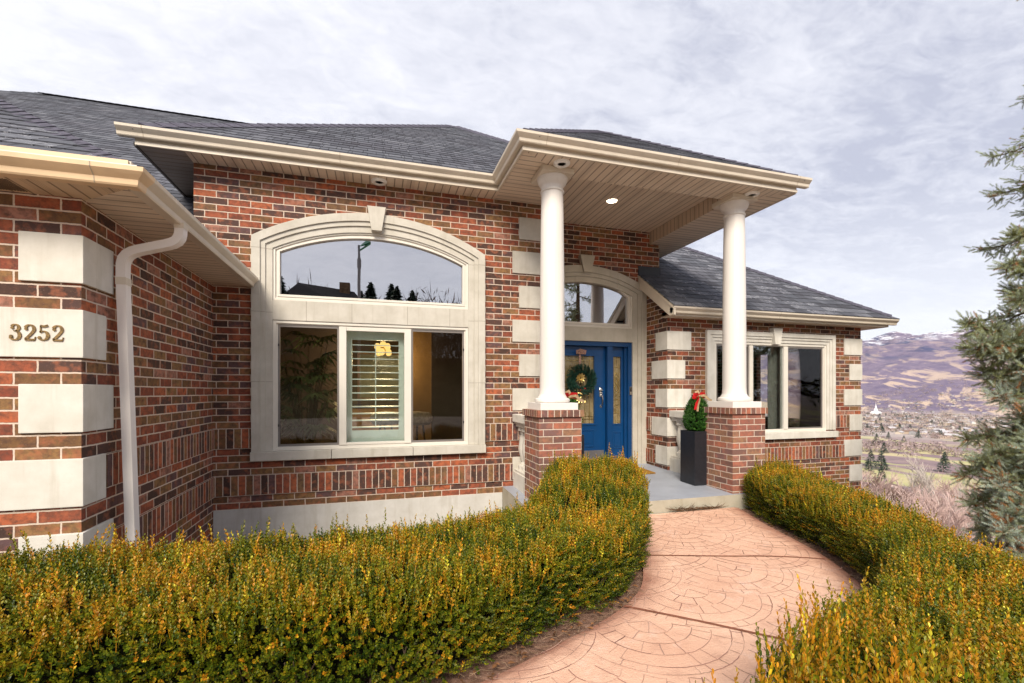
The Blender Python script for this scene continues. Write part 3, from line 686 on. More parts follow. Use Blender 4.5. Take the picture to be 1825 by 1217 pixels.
for v in db.data.vertices: v.co += Vector((3.222, yd-.002, .030)) - Vector(house.location)
h = MB(); h.box(3.20, 3.246, yd-.008, yd+.001, -.075, -.005); h.tube([(3.223, yd-.008, -.045), (3.223, yd-.055, -.06), (3.223, yd-.065, -.12), (3.223, yd-.055, -.19), (3.223, yd-.010, -.215)], [.012, .011, .011, .009, .008], 8)
h.box(3.206, 3.240, yd-.006, yd+.001, -.235, -.195); h.tube([(3.223, yd-.010, -.028), (3.223, yd-.05, -.020)], [.012, .006], 8); h.build('door_handle', chrome, dro, smooth=40)
bell = MB().box(3.655, 3.690, DYW-.012, DYW+.01, -.045, .075).build('doorbell', chrome, house, bevel=.005)
MB().box(3.661, 3.684, DYW-.0145, DYW-.011, .0, .068).build('doorbell_button', black_m, bell)
# dim hall behind the door
hall = MB(); hall.box(1.95, 3.95, 8.6, 8.7, -1.1, 1.9); hall.box(1.84, 1.95, DYW+.17, 8.7, -1.1, 1.9); hall.box(3.95, 4.02, DYW+.17, 8.7, -1.1, 1.9); hall.box(1.84, 4.0, DYW+.17, 8.7, 1.9, 1.95); hall.box(1.84, 4.0, DYW+.17, 8.7, -1.16, -1.1)
hall.build('inner_wall', plain('hall_wall', (.46, .36, .20), .8, .2), house)

# --- porch slab, piers, columns
sl = MB(); X0, X1, Y0, Y1 = 1.42, 4.32, 4.185, 6.30
zf, zb = -1.138, -1.078
zt = lambda y: zf+(zb-zf)*(y-Y0)/(Y1-Y0)
vs = [(X0, Y0, zf-.001), (X1, Y0, zf-.001), (X1, RY-.02, zt(RY)), (RX0+.05, RY-.02, zt(RY)), (RX0+.05, Y1, zb), (1.9, Y1, zb), (1.9, HF-.02, zt(HF)), (X0, HF-.02, zt(HF))]
n8 = len(vs); sl.add(vs+[(x, y, -1.6) for x, y, z in vs], [tuple(range(n8))], m=0); sl.add(vs+[(x, y, -1.6) for x, y, z in vs], [(i, (i+1) % n8, n8+(i+1) % n8, n8+i) for i in range(n8)], m=1)
sl.build('porch_slab', [porch_paint, slab_side], house)
def pier(xc, yc):
    h = .225
    p = MB().box(xc-h, xc+h, yc-h, yc+h, -1.7, -.249).build('pier', brick_p, house)
    c = MB().box(xc-.245, xc+.245, yc-.245, yc+.245, -.249, -.182).build('pier_cap', brick_cap, p)
    MB().box(xc-.20, xc+.20, yc-.20, yc+.20, -.182, -.112).build('column_plinth', white, house, bevel=.004)
    prof = [(.0, -.112), (.165, -.112), (.178, -.102), (.182, -.088), (.178, -.074), (.165, -.066), (.152, -.062), (.150, -.052), (.140, -.042), (.132, -.02), (.129, .05), (.1275, .6), (.124, 1.2), (.117, 1.8), (.112, 2.045), (.121, 2.05), (.124, 2.058), (.121, 2.066), (.113, 2.070), (.112, 2.10), (.118, 2.115), (.130, 2.125), (.145, 2.145), (.155, 2.175), (.158, 2.195), (0, 2.195)]
    MB().lathe(prof, 48, (xc, yc, 0)).build('column', white, house, smooth=35)
    MB().box(xc-.172, xc+.172, yc-.172, yc+.172, 2.195, 2.248).build('capital', trim, house, bevel=.004)
pier(1.746, 4.445); pier(4.035, 4.445)
# balustrades from each pier to the wall
def balustrade(xc, y0, y1, zb_):
    b = empty('balustrade', (xc, y0, zb_)); b.parent = house; b.location = Vector((xc, y0, zb_))-Vector(house.location)
    z = zb_
    MB().box(xc-.13, xc+.13, y0, y1, z, z+.20).build('plinth', stone_l, b, bevel=.006)
    MB().box(xc-.115, xc+.115, y0+.0, y1-.0, z+.20, z+.225).build('base_moulding', stone_l, b)
    MB().box(xc-.10, xc+.10, y0, y1, -.405, -.375).box(xc-.115, xc+.115, y0, y1, -.375, -.352).build('rail_moulding', stone_l, b)
    MB().box(xc-.14, xc+.14, y0, y1, -.352, -.262).build('rail', stone_l, b, bevel=.008)
    hgt = -.405-(z+.225); n = 4
    for i in range(n):
        y = y0+(y1-y0)*(i+.5)/n; pr = [(.0, 0), (.085, 0), (.085, .05), (.06, .06), (.045, .09), (.075, .20), (.08, .27), (.06, .40), (.04, hgt-.13), (.055, hgt-.10), (.06, hgt-.07), (.085, hgt-.05), (.085, hgt), (0, hgt)]
        MB().lathe(pr, 20, (xc, y, z+.225)).build('baluster', stone_l, b, smooth=40)
balustrade(4.07, 4.672, RY-.018, -1.12); balustrade(1.68, 4.672, HF-.018, -1.135)

# --- soffits
def soffit(poly, z, m, hole=None, thick=.012):
    MB().panel(lambda a, b, d: (a, b, z+d), poly, [hole] if hole else [], thick).build('soffit', m, house)
ZS = 2.25
soffit([(-1.72, 5.0), (1.33, 5.0), (1.33, 5.36), (-1.72, 5.36)], ZS, sof_x)
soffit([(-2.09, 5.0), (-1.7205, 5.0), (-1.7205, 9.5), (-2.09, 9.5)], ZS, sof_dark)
soffit([(1.3305, 4.09), (1.93, 4.47), (1.93, 5.36), (1.3305, 5.36)], ZS, sof_y)
soffit([(1.331, 4.0895), (4.55, 4.0895), (4.0, 4.4695), (1.9305, 4.4695)], ZS, sof_x)
soffit([(4.5505, 4.09), (4.5505, 7.4), (4.001, 7.4), (4.001, 4.47)], ZS, sof_y)
soffit([(1.93, 4.45), (4.0, 4.45), (4.0, 6.3), (1.93, 6.3)], 2.43, sof_x)
bm_ = soffit_mat('beam_cladding', 1, (.62, .50, .38))
MB().panel(PXm(4.0), [(4.47, 2.2505), (4.47, 2.43), (DYW, 2.43), (DYW, 2.2505)], [], .02).build('beam_face', bm_, house)
MB().panel(PY(4.45), rect(1.93, 4.0, 2.2505, 2.43), [], .02).build('beam_face', sof_x, house)
MB().panel(PXp(1.93), [(4.47, 2.2505), (4.47, 2.43), (DYW, 2.43), (DYW, 2.2505)], [], .02).build('beam_face', bm_, house)
# garage and right wing soffits
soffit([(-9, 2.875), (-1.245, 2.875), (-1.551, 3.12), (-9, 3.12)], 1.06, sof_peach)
soffit([(-1.2445, 2.876), (-1.2445, HF-.001), (-1.552, HF-.001), (-1.552, 3.12)], 1.06, sof_y)
soffit([(3.83, 5.36), (7.84, 5.36), (7.557, 5.60), (3.83, 5.60)], 1.035, sof_x)
soffit([(7.8405, 5.36), (7.8405, 10), (7.5, 10), (7.5, 5.60)], 1.035, sof_y)
# --- fascias and gutters
FAS = [(0, 0), (.022, 0), (.022, .03), (.010, .034), (.010, .15), (0, .15)]
GUT = [(.012, .055), (.060, .052), (.066, .060), (.070, .085), (.092, .105), (.104, .118), (.106, .140), (.098, .140), (.094, .128), (.012, .128)]
def fascia(path, z, m=trim, hgt=.15): MB().sweep([(x, y, z) for x, y in path], [(a, b*hgt/.15) for a, b in FAS]).build('fascia', m, house)
def gutter(path, z, m=trim, label=None): 
    return MB().sweep([(x, y, z) for x, y in path], GUT).build('gutter', m, house, label=label, smooth=25)
up = [(-2.10, 4.995), (1.325, 4.995), (1.325, 4.085), (4.555, 4.085)]
fascia(up, ZS-.004); gutter([(-2.22, 4.995), (1.325, 4.995), (1.325, 4.085), (4.675, 4.085)], ZS-.004)
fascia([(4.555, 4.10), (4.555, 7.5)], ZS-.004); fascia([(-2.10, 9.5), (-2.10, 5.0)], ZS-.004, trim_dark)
fascia([(-9, 2.875), (-1.24, 2.875)], 1.056, trim_warm_lit); gutter([(-9, 2.875), (-1.243, 2.875)], 1.0, trim_warm_lit, 'front gutter of the garage wing, warm light painted into its colour')
fascia([(-1.24, 2.875), (-1.24, HF-.005)], 1.056); gutter([(-1.24, 2.875), (-1.24, HF-.06)], 1.0)
seam_m = plain('gutter_seam', (.46, .39, .30), .6, .3)
def seam(x, y, z, along_x=True):
    g = [(d*1.012+.0008, q) for d, q in GUT]
    MB().sweep([(x, y, z), (x+(.004 if along_x else 0), y+(0 if along_x else .004), z)], g).build('gutter_seam', seam_m, house)
for x, y in ((-2.02, 4.995), (-.35, 4.995), (1.52, 4.085), (2.95, 4.085), (4.50, 4.085)): seam(x, y, ZS-.004)
for x in (-1.75, -1.36): seam(x, 2.875, 1.0)
seam(5.6, 5.36, 1.005); seam(7.75, 5.36, 1.005)
for x, y in ((-2.08, 4.888), (1.44, 3.978), (4.56, 3.978)): MB().lathe([(0, 0), (.006, 0), (.005, .003), (0, .004)], 8, (x, y, ZS+.09)).build('screw', black_m, house)
# mitre pieces so both garage gutter runs meet
MB().sweep([(-1.26, 2.875, 1.0), (-1.24, 2.875, 1.0), (-1.24, 2.90, 1.0)], [(d*1.001+.0006, z) for d, z in GUT]).build('gutter_mitre', trim_warm_lit, house)
fascia([(3.83, 5.36), (7.84, 5.36)], 1.031); gutter([(3.80, 5.36), (7.955, 5.36)], 1.005)
fascia([(7.84, 5.36), (7.84, 10)], 1.031)
# rake board at the left edge of the right wing roof
def slab_poly(name, pts, off, m, parent=house):
    a = [Vector(p) for p in pts]; b = [p+Vector(off) for p in a]; k = len(a)
    return MB().add(a+b, [tuple(range(k)), tuple(range(2*k-1, k-1, -1))]+[(i, (i+1) % k, k+(i+1) % k, k+i) for i in range(k)]).build(name, m, parent)
RP = .71
slab_poly('rake_board', [(3.80, 5.262, 1.145), (3.80, DYW-.005, 1.145+.872*RP), (3.80, DYW-.005, .96+.872*RP), (3.80, 5.36, 1.03), (3.80, 5.262, 1.03)], (.03, 0, 0), trim)
slab_poly('rake_soffit', [(3.83, 5.6, 1.03+.2*RP), (3.92, 5.6, 1.03+.2*RP), (3.92, DYW, .98+.86*RP), (3.83, DYW, .98+.86*RP)], (0, 0, .01), trim)
slab_poly('rake_trim', [(3.792, 5.262, 1.145), (3.792, DYW-.005, 1.145+.872*RP), (3.792, DYW-.005, 1.105+.872*RP), (3.792, 5.262, 1.105)], (.008, 0, 0), trim)

# --- roofs: every shingle row is a real tilted strip
def clip(poly, a, b, keep_gt):
    res = []; n = len(poly)
    for i in range(n):
        p, q = poly[i], poly[(i+1) % n]; vp, vq = p[1]-a, q[1]-a
        if not keep_gt: vp, vq = -vp, -vq
        if vp >= 0: res.append(p)
        if vp*vq < 0: t = vp/(vp-vq); res.append((p[0]+(q[0]-p[0])*t, p[1]+(q[1]-p[1])*t))
    return res
def roof_plane(pts, eave_dir, mb, row=.143, lift=.006):
    """pts: convex polygon in 3-D; eave_dir: horizontal unit vector along the eave"""
    P0 = Vector(pts[0]); e = Vector((*eave_dir, 0)).normalized()
    n = (Vector(pts[1])-P0).cross(Vector(pts[2])-P0).normalized()
    if n.z < 0: n = -n
    up_ = n.cross(e)
    if up_.z < 0: up_ = -up_
    q = [((Vector(p)-P0).dot(e), (Vector(p)-P0).dot(up_)) for p in pts]
    base = min(b for a, b in q); top = max(b for a, b in q); k = 0; uo = P0.dot(e)
    mb.add([P0+e*a+up_*b-n*.03 for a, b in q], [tuple(range(len(q)))], [[(a, b) for a, b in q]])
    v = base
    while v < top:
        s_ = clip(clip(q, v, 0, True), min(v+row+.004, top+.001), 0, False)
        if len(s_) >= 3:
            off = lambda b: lift*(1-(b-v)/row)+.001
            vs = [P0+e*a+up_*b+n*off(b) for a, b in s_]
            mb.add(vs, [tuple(range(len(s_)))], [[(a+uo, (k+min(.97, max(.03, (b-v)/row)))*.143) for a, b in s_]])
            ed = [a for a, b in s_ if abs(b-v) < 1e-4]
            if len(ed) >= 2:
                a0, a1 = min(ed), max(ed)
                # ragged butt edge: laminated tabs are alternately thick and thin
                a = a0
                while a < a1-1e-4:
                    wd = .09+.17*random.random(); b1 = min(a1, a+wd); dn = random.choice((0, 0, .012, .02))
                    pp = [P0+e*a+up_*(v)+n*(lift+.001), P0+e*b1+up_*(v)+n*(lift+.001), P0+e*b1+up_*(v-dn)+n*(lift+.002), P0+e*a+up_*(v-dn)+n*(lift+.002)]
                    if dn and v > base+.01: mb.add(pp, [(0, 1, 2, 3)], [[(x+uo, (k+.1)*.143) for x in (a, b1, b1, a)]])
                    else: dn = 0
                    qq = [P0+e*a+up_*(v-dn)+n*(lift+.002), P0+e*b1+up_*(v-dn)+n*(lift+.002), P0+e*b1+up_*(v-dn)-n*.02, P0+e*a+up_*(v-dn)-n*.02]
                    mb.add(qq, [(0, 1, 2, 3)], [[(x+uo, (k+.25)*.143) for x in (a, b1, b1, a)]])
                    a = b1
        v += row; k += 1
def hipcap(p, q, parent, wd=.13, sag=.07, steps=None):
    p = Vector(p); q = Vector(q); d = (q-p); Ln = d.length; d.normalize(); side = d.cross(Vector((0, 0, 1))).normalized(); up_ = side.cross(d)
    n = int(Ln/.14); mb = MB()
    for i in range(1, n):
        a = p+d*(i*.14-.02); b = p+d*((i+1)*.14+.03)
        ha, hb = .026, .016
        vs = [a-side*wd+up_*(ha-sag), a+up_*ha, a+side*wd+up_*(ha-sag), b-side*wd+up_*(hb-sag), b+up_*hb, b+side*wd+up_*(hb-sag), a-side*wd+up_*(ha-sag-.014), a+up_*(ha-.014), a+side*wd+up_*(ha-sag-.014)]
        mb.add(vs, [(0, 1, 4, 3), (1, 2, 5, 4), (0, 6, 7, 1), (1, 7, 8, 2)])
    mb.build('ridge_cap', shing_cap, parent)
pm = .715; pq = .695
E0 = 4.925; ZE = 2.384
f = lambda x, y: (x, y, ZE+pm*(y-E0))
tA = (1.38+2.15)
apex = (1.38, E0+tA, ZE+pm*tA)
mb = MB()
roof_plane([(-2.15, E0, ZE), (1.26, E0, ZE), (2.955, E0+1.695, ZE+pm*1.695), apex], (1, 0), mb)
roof_plane([(-2.15, E0, ZE), apex, (1.38, 13, apex[2]), (-2.15, 13, ZE)], (0, 1), mb)
roof_plane([(2.97, E0+1.9, ZE+pm*1.9), (4.3, 7.9, 2.75), (4.3, 13, 2.75), (1.38, 13, apex[2]), apex], (0, 1), mb) if False else None
ro = mb.build('roof', shing, house, label='upper hip roof over the big window')
hipcap((-2.15, E0, ZE), apex, ro); hipcap(apex, (2.955, E0+1.695, ZE+pm*1.695), ro)
# portico roof
XL, XR_, YE = 1.25, 4.655, 4.012; ht = (XR_-XL)/2; XM = (XL+XR_)/2; zr = ZE+pq*ht
mb = MB()
roof_plane([(XL, YE, ZE), (XR_, YE, ZE), (XM, YE+ht, zr)], (1, 0), mb)
roof_plane([(XL, YE, ZE), (XM, YE+ht, zr), (XM, E0+ht, zr), (XL, E0, ZE)], (0, 1), mb)
roof_plane([(XR_, YE, ZE), (XR_, 7.6, ZE), (XM, 7.6+ht*0, zr), (XM, YE+ht, zr)], (0, 1), mb)
ro = mb.build('roof', shing, house, label='hip roof of the columned porch')
hipcap((XL, YE, ZE), (XM, YE+ht, zr), ro, .11, .06); hipcap((XR_, YE, ZE), (XM, YE+ht, zr), ro, .11, .06)
# right wing roof
ew = (3.80, 5.25, 1.150); t = 3.2
ap = (7.955-t, 5.25+t, 1.15+RP*t)
mb = MB()
roof_plane([(3.792, 5.25, 1.15), (4.17, 5.25, 1.15), (4.17, DYW, 1.15+RP*(DYW-5.25)), (3.792, DYW, 1.15+RP*(DYW-5.25))], (1, 0), mb)
roof_plane([(4.17, 5.25, 1.15), (7.955, 5.25, 1.15), ap, (4.17, ap[1], ap[2])], (1, 0), mb)
roof_plane([(7.955, 5.25, 1.15), (7.955, 11.6, 1.15), ap], (0, 1), mb)
ro = mb.build('roof', shing_snow, house, label='low frosted hip roof of the right wing')
hipcap((7.955, 5.25, 1.15), ap, ro, .11, .06)
MB().box(3.80, 4.18, DYW-.02, DYW-.006, 1.70, 1.90).build('flashing', flashing, house)
MB().box(4.172, 4.185, DYW-.02, 8, 1.2, 1.95).build('flashing', flashing, house) if False else None
# garage roof and the big roof behind it
pg = .66; G = lambda x, y, t: (x, y, 1.145+pg*t)
mb = MB()
roof_plane([(-9.5, 2.80, 1.135), (-1.18, 2.80, 1.135), G(-4.3, 2.765+3.17, 3.17), G(-9.5, 2.765+3.17, 3.17)], (1, 0), mb)
gr = mb.build('roof', shing_snow, house, label='garage wing roof at the left edge, flecked with frost'); 
mb = MB()
roof_plane([(-1.17, 2.80, 1.125), (-1.17, HF-.02, 1.125), (-1.72, HF-.02, 1.125+pg*.55), G(-4.3, 7.55, 3.17), G(-4.3, 2.765+3.17, 3.17)], (0, 1), mb)
mb.build('roof', shing, house)
hipcap((-1.22, 2.85, 1.155), G(-4.3, 2.765+3.17, 3.17), gr, .13, .075)
Bz = lambda y: 1.60+.7*(y-5.22)
mb = MB(); roof_plane([(-1.72, 5.14, Bz(5.14)), (-1.0, 11.35, Bz(11.35)), (-6.45, 11.35, Bz(11.35)), (-10.0, 7.8, Bz(7.8)), (-4.3, 7.55, Bz(7.55))], (1, 0), mb)
bg_r = mb.build('roof', shing, house, label='tall main roof plane rising behind the garage'); hipcap((-6.45, 11.35, Bz(11.35)), (-1, 11.35, Bz(11.35)), bg_r)
slab_poly('drip_edge', [(-9, 2.79, 1.142), (-1.17, 2.79, 1.142), (-1.21, 2.83, 1.142), (-9, 2.83, 1.142)], (0, 0, .012), vinyl)

# --- downspout
ds = MB(); yy = 3.40
path = [(-1.19, yy, 1.06), (-1.19, yy, 1.01), (-1.195, yy, .98), (-1.21, yy, .955), (-1.235, yy, .938), (-1.265, yy, .927), (-1.41, yy, .880), (-1.443, yy, .866), (-1.470, yy, .846), (-1.488, yy, .818), (-1.495, yy, .785), (-1.496, yy, .70), (-1.435, yy, -1.30)]
def rect_tube(mb, pts, w2, d2):
    vs = []; fs = []
    for i, p in enumerate(pts):
        a = Vector(pts[max(i-1, 0)]); b = Vector(pts[min(i+1, len(pts)-1)]); d = (b-a).normalized(); u = Vector((0, 1, 0)); v = d.cross(u).normalized(); p = Vector(p)
        prof = []
        for k in range(7):
            t = -1+2*k/6; prof.append((t*w2, d2+(-.004 if k % 2 else 0)))
        prof += [(w2, -d2), (-w2, -d2)]
        for a_, b_ in prof: vs.append(p+u*a_+v*b_)
    k = len(prof)
    for i in range(len(pts)-1):
        for j in range(k): fs.append((i*k+j, i*k+(j+1) % k, (i+1)*k+(j+1) % k, (i+1)*k+j))
    mb.add(vs, fs)
rect_tube(ds, path, .032, .025)
dso = ds.build('downspout', plain('white_downspout', (.80, .75, .71), .4, .5, var=.03), house, smooth=25)
for p0, p1 in (((-1.19, yy, 1.065), (-1.19, yy, 1.03)), ((-1.495, yy, .70), (-1.4945, yy, .655))):
    m_ = MB(); rect_tube(m_, [p0, p1], .0345, .0275); m_.build('downspout_joint', trim, dso)
# garage soffit vents and porch soffit lights
mb = MB()
for k in range(14): mb.box(-1.93+k*.012, -1.924+k*.012, 2.91, 3.06, 1.0568, 1.0605)
mb.build('soffit_vent', plain('vent_slots', (.18, .13, .09), .6, .3), house)
white_l = plain('white_light_trim', (.86, .85, .82), .4, .5, var=.01)
for x, y, z in ((1.75, 4.20, ZS), (4.10, 4.25, ZS), (.03, 5.115, ZS)):
    a = MB().lathe([(.040, -.010), (.045, -.020), (.066, -.024), (.082, -.012), (.084, .002), (0, .002), (0, .0)], 28, (x, y, z)).build('soffit_light', white_l, house, smooth=50)
    MB().lathe([(0, -.010), (.043, -.010), (.043, 0), (0, 0)], 20, (x, y, z)).build('lens', plain('dull_lens', (.35, .30, .26), .4, .5), a)
lx, ly = 2.875, 5.25
a = MB().lathe([(.062, -.004), (.068, -.010), (.080, -.008), (.082, .002), (0, .002), (0, .0)], 28, (lx, ly, 2.43)).build('recessed_light', white, house, smooth=50)
MB().lathe([(0, -.005), (.062, -.005), (.062, -.001), (0, -.001)], 24, (lx, ly, 2.43)).build('lit_lens', emit('warm_lens', (1, .83, .58), 14), a)
pl = bpy.data.lights.new('porch_downlight', 'SPOT'); plo = bpy.data.objects.new('porch_downlight', pl); col.objects.link(plo); plo.location = (lx, ly, 2.40); pl.energy = 14; pl.color = (1, .78, .5); pl.spot_size = R(120); pl.spot_blend = .8; pl.shadow_soft_size = .06

# ------------------------------------------------------------------ garden path
def cr(pts, n):
    """smooth resampled curve through pts"""
    P = np.array(pts, float); P = np.vstack([2*P[0]-P[1], P, 2*P[-1]-P[-2]]); o_ = []
    for i in range(1, len(P)-2):
        for t in np.linspace(0, 1, 24, endpoint=False):
            a, b, c, d = P[i-1], P[i], P[i+1], P[i+2]
            o_.append(.5*((2*b)+(-a+c)*t+(2*a-5*b+4*c-d)*t*t+(-a+3*b-3*c+d)*t**3))
    o_.append(P[-2]); o_ = np.array(o_); s_ = np.concatenate([[0], np.cumsum(np.linalg.norm(np.diff(o_, axis=0), axis=1))])
    q = np.linspace(0, s_[-1], n); return np.stack([np.interp(q, s_, o_[:, k]) for k in range(o_.shape[1])], 1)
INN = cr([(2.35, 4.17), (2.2, 3.75), (2.03, 3.25), (1.90, 3.0), (1.67, 2.68), (1.33, 2.43), (.94, 2.25), (.44, 2.04), (-.2, 1.84), (-1.0, 1.6), (-2.4, 1.15)], 140)
OUT = cr([(3.84, 4.17), (3.66, 3.65), (3.587, 3.39), (3.454, 2.895), (3.274, 2.506), (3.09, 2.216), (2.90, 2.0), (2.5, 1.68), (2.0, 1.42), (1.4, 1.2), (.7, 1.0), (-.3, .7), (-1.8, .1)], 140)
def zp(y): return -1.272-.018*(4.17-y)
NT = 25; V = []; edge = []
for i in range(140):
    for j in range(NT):
        t = j/(NT-1); p = INN[i]*(1-t)+OUT[i]*t; wdt = np.linalg.norm(INN[i]-OUT[i]); e_ = min(t, 1-t)*wdt
        z = zp(p[1])-.012*max(0, 1-e_/.03)
        V.append((p[0], p[1], z)); edge.append(e_)
nb = len(V)
for side in (0, NT-1):
    for i in range(140): V.append((*V[i*NT+side][:2], -1.5)); edge.append(0)
F = [(i*NT+j, i*NT+j+1, (i+1)*NT+j+1, (i+1)*NT+j) for i in range(139) for j in range(NT-1)]
for k, side in enumerate((0, NT-1)):
    for i in range(139): F.append((i*NT+side, (i+1)*NT+side, nb+k*140+i+1, nb+k*140+i))
mi = [0]*len(F)
poly = np.vstack([INN, OUT[::-1]])
def inside(x, y, pg, m=0):
    n = len(pg); c = False; j = n-1
    for i in range(n):
        if ((pg[i][1] > y) != (pg[j][1] > y)) and (x < (pg[j][0]-pg[i][0])*(y-pg[i][1])/(pg[j][1]-pg[i][1])+pg[i][0]): c = not c
        j = i
    return c
# stamped fans: concentric arcs with staggered radial joints, bulging towards the street
W_ = .80; Hh = .40; RF = .49; rot = R(-14)
def loc2w(a, b): return a*cos(rot)-b*sin(rot)+1.0, a*sin(rot)+b*cos(rot)+2.0
def owner(a, b):
    best = None
    for j in range(int(b/Hh)+3, int(b/Hh)-3, -1):
        for i in range(int(a/W_)-2, int(a/W_)+3):
            cx_, cy_ = i*W_+(j % 2)*W_/2, j*Hh
            if (a-cx_)**2+(b-cy_)**2 < RF*RF and b < cy_+.12:
                return (i, j)
    return None
segs = []
for j in range(-5, 9):
    for i in range(-5, 7):
        cx_, cy_ = i*W_+(j % 2)*W_/2, j*Hh
        prev = 0
        for rk, rad in enumerate((.13, .23, .33, .43, RF-.003)):
            n = max(8, int(rad*3.6/.03)); pts = []
            for k in range(n+1):
                a_ = -pi+pi*k/n; a, b = cx_+rad*cos(a_), cy_+rad*sin(a_)
                if owner(a+(0 if rad < .5 else 0), b) == (i, j): pts.append((a, b))
                else:
                    if len(pts) > 1: segs.append(pts)
                    pts = []
            if len(pts) > 1: segs.append(pts)
            m_ = max(3, int(rad*pi/.115))
            for k in range(m_):
                if random.random() < .22: continue
                a_ = -pi+pi*(k+.5*(rk % 2)+random.uniform(-.28, .28))/m_; pts = []
                for r_ in np.linspace(prev+.004, rad-.004, 4):
                    a, b = cx_+r_*cos(a_), cy_+r_*sin(a_)
                    if owner(a, b) == (i, j): pts.append((a, b))
                if len(pts) == 4: segs.append(pts)
            prev = rad
joints = []
def strip(pts, wd, lift, m):
    pts = [p for p in pts]; n = len(pts)
    w_ = wd*random.uniform(.6, 1.25)
    for k in range(n-1):
        (x0, y0), (x1, y1) = pts[k], pts[k+1]
        if not (inside(x0, y0, poly) and inside(x1, y1, poly)): continue
        l = math.hypot(x1-x0, y1-y0); 
        if l < 1e-5: continue
        nx, ny = -(y1-y0)/l*w_/2, (x1-x0)/l*w_/2; b = len(V)
        for x, y in ((x0+nx, y0+ny), (x1+nx, y1+ny), (x1-nx, y1-ny), (x0-nx, y0-ny)): V.append((x, y, zp(y)+lift)); edge.append(.5)
        F.append((b, b+1, b+2, b+3)); mi.append(m)
for pts in segs:
    k = 0
    while k < len(pts)-1:
        n_ = min(len(pts)-k, random.randint(4, 11))
        if random.random() > .06: strip([loc2w(a+random.gauss(0, .0012), b+random.gauss(0, .0012)) for a, b in pts[k:k+n_]], random.choice((.0026, .0034, .0044)), .0022, random.choice((1, 1, 3)))
        k += n_-1
strip([tuple(p) for p in cr([(2.0, 3.19), (2.6, 3.0), (3.06, 2.86), (3.6, 2.6)], 30)], .016, .0040, 2)
strip([tuple(p) for p in cr([(1.40, 2.52), (1.75, 2.22), (2.10, 1.90), (2.6, 1.5)], 30)], .022, .0040, 2)
M = Mat('stamped_concrete'); P_ = M.pos(); ea = M.n('ShaderNodeAttribute', attribute_name='edge')
c_ = M.mix(M.rng(M.noise(P_, 1.6, 5, .65), .35, .7), C(.74, .475, .345), C(.62, .365, .255))
c_ = M.mix(M.rng(M.noise(P_, 9, 6, .7), .5, .72, 0, .5), c_, C(.44, .24, .17)); c_ = M.mix(M.rng(M.noise(P_, 5, 5, .7), .56, .70, 0, .45), c_, C(.78, .58, .49))
c_ = M.mix(M.rng(M.math('ADD', ea.outputs['Fac'], M.math('MULTIPLY', M.math('SUBTRACT', M.noise(P_, 7, 3), .5), .22)), 0, .20, .85, 0), c_, C(.30, .125, .085))
path_m = M.done(M.prin(c_, .62, .35, normal=M.bump(M.math('ADD', M.noise(P_, 22, 6, .7), M.noise(P_, 90, 4, .7)), .55, .012)))
me = bpy.data.meshes.new('garden_path'); me.from_pydata(V, [], F); me.polygons.foreach_set('material_index', mi)
at = me.attributes.new('edge', 'FLOAT', 'POINT'); at.data.foreach_set('value', edge)
for q in (path_m, plain('stamp_joint', (.54, .34, .27), .8, .2, var=.35, scale=2.2), plain('control_joint', (.26, .105, .065), .9, .1, var=.2), plain('stamp_joint_dark', (.33, .175, .145), .9, .1, var=.3, scale=3)): me.materials.append(q)
o = bpy.data.objects.new('garden_path', me); col.objects.link(o); tag(o, kind='structure')

# ------------------------------------------------------------------ foliage tools (numpy-baked leaves)
def frames(d, spin):
    """rotation matrices whose z axis is d"""
    d = d/np.linalg.norm(d, axis=1, keepdims=True); a = np.where(np.abs(d[:, 2:3]) > .95, np.array([[1., 0, 0]]), np.array([[0, 0, 1.]]))
    u = np.cross(a, d); u /= np.linalg.norm(u, axis=1, keepdims=True); v = np.cross(d, u)
    c_, s_ = np.cos(spin)[:, None], np.sin(spin)[:, None]
    return np.stack([u*c_+v*s_, -u*s_+v*c_, d], -1)
def bake(proto_v, proto_f, pos, dirs, scale, hue, val, leafid, zscale=None):
    n, k = len(pos), len(proto_v); Rm = frames(dirs, RG.uniform(0, 2*pi, n))
    pv = np.broadcast_to(proto_v, (n, k, 3))*scale[:, None, None]
    if zscale is not None: pv = pv*np.stack([np.ones(n), np.ones(n), zscale], 1)[:, None, :]
    V = np.einsum('nij,nkj->nki', Rm, pv)+pos[:, None, :]
    F = proto_f[None]+np.arange(n)[:, None, None]*k
    nl = leafid.max()+1; h = hue[:, None]+RG.normal(0, .10, (n, nl)); v = val[:, None]+RG.uniform(-.28, .28, (n, nl))
    return V.reshape(-1, 3), F.reshape(-1, proto_f.shape[1]), np.clip(h[:, leafid], 0, 1).ravel(), np.clip(v[:, leafid], 0, 1).ravel()
